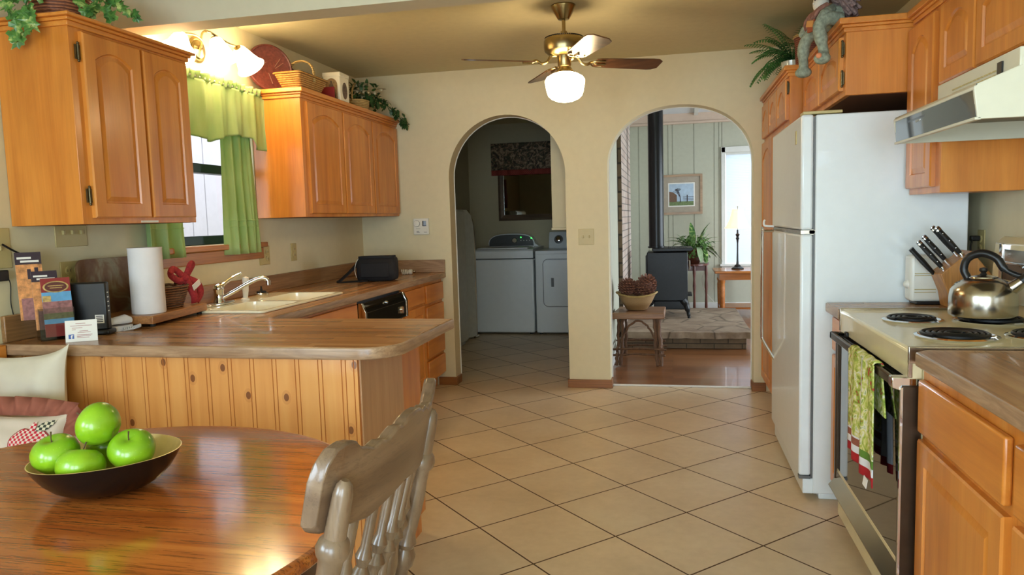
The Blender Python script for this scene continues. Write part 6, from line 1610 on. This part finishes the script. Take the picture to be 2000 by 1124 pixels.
# pale basket with flowers and ivy
t = thing('basket', 'small pale basket filled with cream flowers on the far cabinet', 'basket', (-2.18, 4.98, ZT))
bc = (-2.185, 4.985)
def el(r, z): return [(bc[0]+.75*r*math.cos(2*PI*k/32), bc[1]+r*math.sin(2*PI*k/32), z) for k in range(32)]
B().rings([el(.085, ZT+.001), el(.095, ZT+.04), el(.10, ZT+.075), el(.094, ZT+.075), el(.085, ZT+.03)], True, True, True).build('woven_body', 'wickerlight', t)
B().tube(bez([(bc[0], bc[1]-.097, ZT+.06), (bc[0], bc[1]-.10, ZT+.12), (bc[0], bc[1]-.05, ZT+.185), (bc[0], bc[1]+.02, ZT+.185), (bc[0], bc[1]+.085, ZT+.13), (bc[0], bc[1]+.098, ZT+.06)], 5), .007, 6).build('handle', 'wickerlight', t)
rnd = random.Random(21)
f = thing('flower_arrangement', 'cream silk flowers with ivy trailing toward the far wall', 'flowers', (-2.2, 5.15, ZT))
for i in range(13):
    p = (rnd.uniform(-2.20, -2.09), rnd.uniform(4.95, 5.28), ZT+rnd.uniform(.10, .19)); m = B()
    for k in range(9):
        a = k*2*PI/9; leafblade(m, (p[0]+.006*math.cos(a), p[1]+.006*math.sin(a), p[2]), (math.cos(a), math.sin(a), .8), .034, .028, .9, 4, .3)
    m.sphere(p, .010, 8, 6); m.build('flower', 'petal', f, smooth=180)
m = B()
for i in range(150):
    y = rnd.uniform(4.90, 5.30); p = (rnd.uniform(-2.28, -2.10), y, ZT+rnd.uniform(.07, .21)-max(0, y-5.15)*.5)
    leafblade(m, p, (rnd.uniform(-1, 1), rnd.uniform(-1, 1), rnd.uniform(-.5, .8)), rnd.uniform(.04, .06), .028, .8, 4)
m.build('leaves', 'leaf_dark', f, smooth=180)
m = B()
vine = bez([(-2.15, 5.15, ZT+.12), (-2.09, 5.28, ZT+.08), (-2.05, 5.38, ZT+.03), (-2.03, 5.45, ZT-.02), (-2.02, 5.49, ZT-.05)], 10)
m.tube(vine, .003, 5)
for i in range(110):
    p = vine[int(rnd.random()*(len(vine)-1))]; p = p+Vector((rnd.uniform(-.02, .025), rnd.uniform(-.03, .01), rnd.uniform(-.02, .03)))
    leafblade(m, p, (rnd.uniform(-.4, 1), rnd.uniform(-1, .3), rnd.uniform(-.9, .3)), rnd.uniform(.035, .05), .026, .6, 4)
m.build('ivy_trail', 'leaf_dark', f, smooth=180)

ZT_ = ZT; ZT = 2.089
# ------------------------------------------------------------------ on top of the near left cabinet
t = thing('basket', 'reddish wicker basket at the top left corner of the photo', 'basket', (-2.27, 2.46, ZT))
bc = (-2.275, 2.455)
B().lathe([(.075, .001), (.085, .02), (.11, .10), (.125, .17), (.118, .17), (.10, .10), (.075, .02)], (bc[0], bc[1], ZT), n=40).build('woven_body', 'wickerred', t)
m = B()
for i in range(4): m.tube([(bc[0]+(.080+.004*i)*math.cos(2*PI*k/36), bc[1]+(.080+.004*i)*math.sin(2*PI*k/36), ZT+.012+.012*i+.002*math.sin(3*k)) for k in range(36)], .0065, 6, closed=True)
m.build('braided_base', 'wickerred', t)
iv = thing('trailing_ivy', 'variegated ivy trailing over the corner of the nearest cabinet', 'ivy', (-2.3, 2.35, ZT))
m = B()
def ivyleaf(m, p, nrm, s_, spin):
    nrm = Vector(nrm).normalized(); u = nrm.orthogonal().normalized(); v = nrm.cross(u); R_ = Matrix.Rotation(spin, 3, nrm); u = R_ @ u; v = R_ @ v
    pts = [(0, -.12), (.30, -.28), (.50, .0), (.34, .18), (.42, .52), (.16, .48), (0, .95), (-.16, .48), (-.42, .52), (-.34, .18), (-.50, .0), (-.30, -.28)]
    P0 = Vector(p); c_ = P0+v*.15*s_+nrm*.06*s_
    vs = [c_]+[P0+u*a*s_+v*b*s_-nrm*.05*s_*abs(a) for a, b in pts]
    n_ = len(pts); m.add(vs, [(0, 1+i, 1+(i+1) % n_) for i in range(n_)])
rnd = random.Random(31)
for strand, cnt, s_ in (([(-2.30, 2.42, ZT+.16), (-2.31, 2.30, ZT+.09), (-2.30, 2.25, ZT+.02), (-2.285, 2.25, ZT-.05), (-2.28, 2.25, ZT-.10)], 16, .052), ([(-2.28, 2.40, ZT+.14), (-2.25, 2.28, ZT+.05), (-2.225, 2.25, ZT-.02), (-2.215, 2.25, ZT-.07)], 12, .05),
                        ([(-2.20, 2.42, ZT+.13), (-2.15, 2.42, ZT+.06), (-2.11, 2.43, ZT+.03)], 8, .045), ([(-2.18, 2.50, ZT+.12), (-2.11, 2.54, ZT+.09), (-2.07, 2.60, ZT+.07)], 10, .045), ([(-2.20, 2.48, ZT+.06), (-2.13, 2.49, ZT+.06), (-2.085, 2.50, ZT+.03)], 7, .045)):
    c_ = bez(strand, 8); m.tube(c_, .0025, 5)
    for i in range(cnt):
        p = c_[min(len(c_)-1, int((i+.5)/cnt*len(c_)))]+Vector((rnd.uniform(-.01, .02), rnd.uniform(-.018, .01), rnd.uniform(-.015, .015)))
        ivyleaf(m, p, (rnd.uniform(-.2, .9), rnd.uniform(-1.2, -.3), rnd.uniform(-.2, .6)), s_*rnd.uniform(.8, 1.2), rnd.uniform(0, 6.28))
m.build('leaves', 'ivy', iv, smooth=0)
t = thing('dried_wreath', 'brown dried wreath lying beside the wicker basket', 'wreath', (-2.22, 2.75, ZT))
m = B(); rnd = random.Random(5)
for i in range(26):
    a0 = rnd.uniform(0, 6.28); m.tube([(-2.25+.085*math.cos(a0+q*.25)+rnd.uniform(-.01, .01), 2.70+.09*math.sin(a0+q*.25)+rnd.uniform(-.01, .01), ZT-.012+.025*abs(math.sin(i+q*.6))) for q in range(8)], .004, 5)
m.build('twisted_stems', 'twig', t)

ZT = ZT_
# ------------------------------------------------------------------ on top of the pantry and refrigerator cabinets
t = thing('potted_fern', 'green fern spilling over the front of the pantry cabinet', 'fern', (.72, 4.80, ZT))
B().lathe([(.045, .0), (.055, .02), (.065, .10), (.06, .10), (.05, .03)], (.72, 4.80, ZT+.0005), n=24).build('pot', 'white_ceramic', t)
rnd = random.Random(77)
fr = B()
for i in range(34):
    a = rnd.uniform(PI*.55, PI*1.8) if i > 5 else rnd.uniform(0, 6.28); e = rnd.uniform(.35, 1.35); ln = rnd.uniform(.20, .32)
    d = Vector((math.cos(a)*math.cos(e), math.sin(a)*math.cos(e), math.sin(e))); p = Vector((.72, 4.80, ZT+.10)); n_ = 17; dr = rnd.uniform(.9, 2.2)
    pts = [p.copy()]
    for q in range(n_):
        p = p+d*ln/n_; d = (d+Vector((0, 0, -dr/n_))).normalized(); pts.append(p.copy())
        sd2 = d.cross(Vector((0, 0, 1))).normalized() if abs(d.z) < .98 else Vector((1, 0, 0))
        w_ = .052*math.sin(PI*(q+1.5)/(n_+2))**.7
        for sg in (-1, 1): leafblade(fr, p, sd2*sg+d*.45, w_, .011, .5, 3, .1)
    fr.tube(pts, .0018, 5)
fr.v = [(min(x, 1.28), y, min(z, 2.44)) for x, y, z in fr.v]
fr.build('fronds', 'fern', t, smooth=180)
t = thing('basket', 'dull red basket with a hoop handle between the fern and the doll', 'basket', (.775, 4.49, ZT))
B().lathe([(.075, .001), (.082, .02), (.088, .14), (.092, .17), (.086, .17), (.078, .03)], (.775, 4.49, ZT), n=36).build('woven_body', t_wicker('dull_red_weave', (98, 50, 34), (140, 78, 54)), t)
B().tube([(.775+.092*math.cos(2*PI*k/36), 4.49+.092*math.sin(2*PI*k/36), ZT+.175) for k in range(36)], .007, 6, closed=True).build('rim', 'wickerlight', t)
B().lathe([(.012, .12), (.02, .18), (.016, .22), (.003, .27)], (.745, 4.53, ZT), n=10).build('dried_spike', 'wickerred', t)
# doll sitting on the cabinet edge
dl = thing('rag_doll', 'rag doll in grey-green overalls sitting on the refrigerator cabinet edge', 'doll', (.74, 3.56, ZT))
ov = plain('grey_green_printed_cotton', (140, 146, 126), .9, var=.32, vs=70, bump=.3, bs=200)
ov2 = plain('dusty_pink_wrap_cloth', (140, 96, 80), .9, var=.3, vs=60)
def remesh(o, vox):
    q = o.modifiers.new('Remesh', 'REMESH'); q.mode = 'VOXEL'; q.voxel_size = vox; q.use_smooth_shade = True
    q2 = o.modifiers.new('Smooth', 'SMOOTH'); q2.factor = .5; q2.iterations = 4
X0 = .70
m = B()
m.tube(bez([(.735, 3.56, ZT+.66*.045), (.725, 3.575, ZT+.66*.075), (.71, 3.59, ZT+.66*.11), (.69, 3.60, ZT+.66*.135)], 4), [.050]*4+[.048]*4+[.036]*5, 14)
m.tube(bez([(.73, 3.52, ZT+.66*.040), (.668, 3.49, ZT+.66*.045), (.632, 3.475, ZT-.005), (.640, 3.465, ZT-.070), (.650, 3.46, ZT-.125)], 5), [.030]*8+[.028]*8+[.022]*5, 12)
m.tube(bez([(.73, 3.60, ZT+.66*.040), (.655, 3.625, ZT+.66*.035), (.606, 3.655, ZT-.03), (.600, 3.675, ZT-.085), (.604, 3.685, ZT-.135)], 5), [.030]*8+[.028]*8+[.022]*5, 12)
m.sphere((.640, 3.45, ZT-.145), .030, 14, 10, (1.2, 1.1, .9)).sphere((.603, 3.69, ZT-.160), .030, 14, 10, (1.3, 1.1, .8))
o = m.build('overalls', ov, dl, smooth=180); remesh(o, .006)
m = B().tube(bez([(.70, 3.55, ZT+.66*.125), (.665, 3.50, ZT+.66*.09), (.640, 3.48, ZT+.66*.03), (.632, 3.47, ZT-.02)], 5), [.020]*6+[.024]*6+[.018]*4, 12)
m.tube(bez([(.68, 3.63, ZT+.66*.12), (.63, 3.66, ZT+.66*.08), (.600, 3.68, ZT+.66*.03)], 5), [.020]*11, 12).sphere((.598, 3.69, ZT+.66*.02), .018, 10, 8)
o = m.build('sleeve', ov, dl, smooth=180); remesh(o, .006)
m = B(); rnd = random.Random(4)
for i in range(12):
    q = i/11; y = lerp(3.54, 3.66, q); xx = lerp(.68, .66, q)
    m.tube(bez([(xx, y, ZT+.66*.155), (xx-.035, y+rnd.uniform(-.02, .03), ZT+.66*.125), (xx-.055, y+rnd.uniform(-.02, .04), ZT+.66*.085), (xx-.065, y+rnd.uniform(.0, .05), ZT+.66*.045+rnd.uniform(-.02, .02))], 4), [.013]*5+[.010]*4+[.006]*4, 7)
o = m.build('shawl', ov2, dl, smooth=180); remesh(o, .005)
hd_ = B().sphere((.660, 3.60, ZT+.66*.185), .038, 20, 14, (.9, 1, 1.2)).build('head', 'cream_fabric', dl, smooth=180)
B().sphere((.628, 3.585, ZT+.66*.182), .006, 8, 6).build('nose', 'cream_fabric', hd_)
for dx, dy in ((-.030, -.026), (-.026, -.0)): B().sphere((.660+dx, 3.595+dy, ZT+.66*.198), .003, 8, 6).build('eye', 'ink', hd_)
m = B(); rnd = random.Random(9)
for i in range(60):
    a = rnd.uniform(-1.2, 1.6); m.tube(bez([(.675+.02*math.cos(a), 3.58+.02*math.sin(a), ZT+.66*.225), (.72+.03*rnd.random(), 3.55+rnd.uniform(-.03, .05), ZT+.66*.20+rnd.uniform(-.02, .03)), (.75+.05*rnd.random(), 3.52+rnd.uniform(-.05, .06), ZT+.66*.12+rnd.uniform(-.05, .05))], 3), .007, 5)
m.build('hair', plain('brown_mauve_yarn', (128, 104, 98), .9, var=.3, vs=90), dl, smooth=180)
B().lathe([(.060, -.01), (.064, 0), (.045, .008), (.038, .03), (.026, .050), (.001, .055)], (.680, 3.59, ZT+.66*.222), (.35, -.1, 1), 28).build('hat', plain('plum_felt_hat', (116, 86, 86), .9, var=.25, vs=50), dl, smooth=180)
B().obox((.612, 3.54, ZT+.66*.02), (.012, .050, .050), (0, 0, .5)).build('apron_patch', plain('rust_patch_cloth', (150, 74, 42), .9), dl, bev=.004)
B().obox((.606, 3.54, ZT+.66*.036), (.010, .044, .028), (.2, 0, .5)).build('orange_patch', plain('orange_patch_cloth', (196, 136, 70), .9), dl, bev=.003)
B().sphere((.622, 3.425, ZT-.138), .012, 10, 8).build('toe_patch', plain('peach_patch_cloth', (222, 140, 96), .9), dl)
# garland at the top right
t = thing('greenery_garland', 'bit of green foliage above the short cabinet over the range hood', 'foliage', (1.1, 3.1, ZT))
m = B(); rnd = random.Random(13)
for i in range(120): leafblade(m, (rnd.uniform(1.05, 1.2), rnd.uniform(2.75, 3.3), ZT+rnd.uniform(.01, .10)), (rnd.uniform(-1, .5), rnd.uniform(-1, 1), rnd.uniform(-.2, .8)), .05, .022, .7, 3)
m.build('leaves', 'leaf', t, smooth=180)
# ------------------------------------------------------------------ light
def area(name, loc, target, sx, sy, power, col=(1, 1, 1), spread=180):
    l = bpy.data.lights.new(name, 'AREA'); l.shape = 'RECTANGLE'; l.size = sx; l.size_y = sy; l.energy = power; l.color = col
    l.spread = math.radians(spread)
    o = bpy.data.objects.new(name, l); COL.objects.link(o); o.location = loc
    o.rotation_euler = (Vector(target)-Vector(loc)).to_track_quat('-Z', 'Y').to_euler(); return o
def point(name, loc, power, col, r=.04):
    l = bpy.data.lights.new(name, 'POINT'); l.energy = power; l.color = col; l.shadow_soft_size = r
    o = bpy.data.objects.new(name, l); COL.objects.link(o); o.location = loc; return o
WARM = (1., .78, .47); DAY = (.62, .83, 1.)
area('daylight_back_window', (-1.32, YB-.16, 1.45), (-1.32, 0, 1.2), 1.1, 1.3, 38, DAY)
area('daylight_back_door', (.4, YB-.16, 1.1), (.4, 0, 1.0), 1.4, 2.0, 62, DAY)
#area('daylight_kitchen_window', (XL-.25, 3.55, 1.65), (XL+1, 3.55, 1.5), .8, .8, 22, DAY)
area('daylight_living_window', (3.7, 7.9, 1.3), (1, 7.9, .9), 3.2, 1.8, 78, (.8, .92, 1.))
area('daylight_living_far_window', (1.0, Y1+.2, 1.4), (1.0, 8, 1.0), .55, 1.4, 5, DAY)
area('daylight_dining_window', (XL-.2, -1.2, 1.55), (0, -.4, 1.2), 1.7, 1.1, 58, DAY)
w = bpy.data.worlds.new('sky'); sc.world = w; w.use_nodes = True
bg = w.node_tree.nodes['Background']; bg.inputs[0].default_value = (.80, .90, 1., 1); bg.inputs[1].default_value = 2.6
sc.view_settings.view_transform = 'Standard'; sc.view_settings.look = 'None'; sc.view_settings.gamma = 1
sc.view_settings.exposure = 0.78; sc.view_settings.use_curve_mapping = False
for o in LOCALS:
    if '_local' in o: del o['_local']
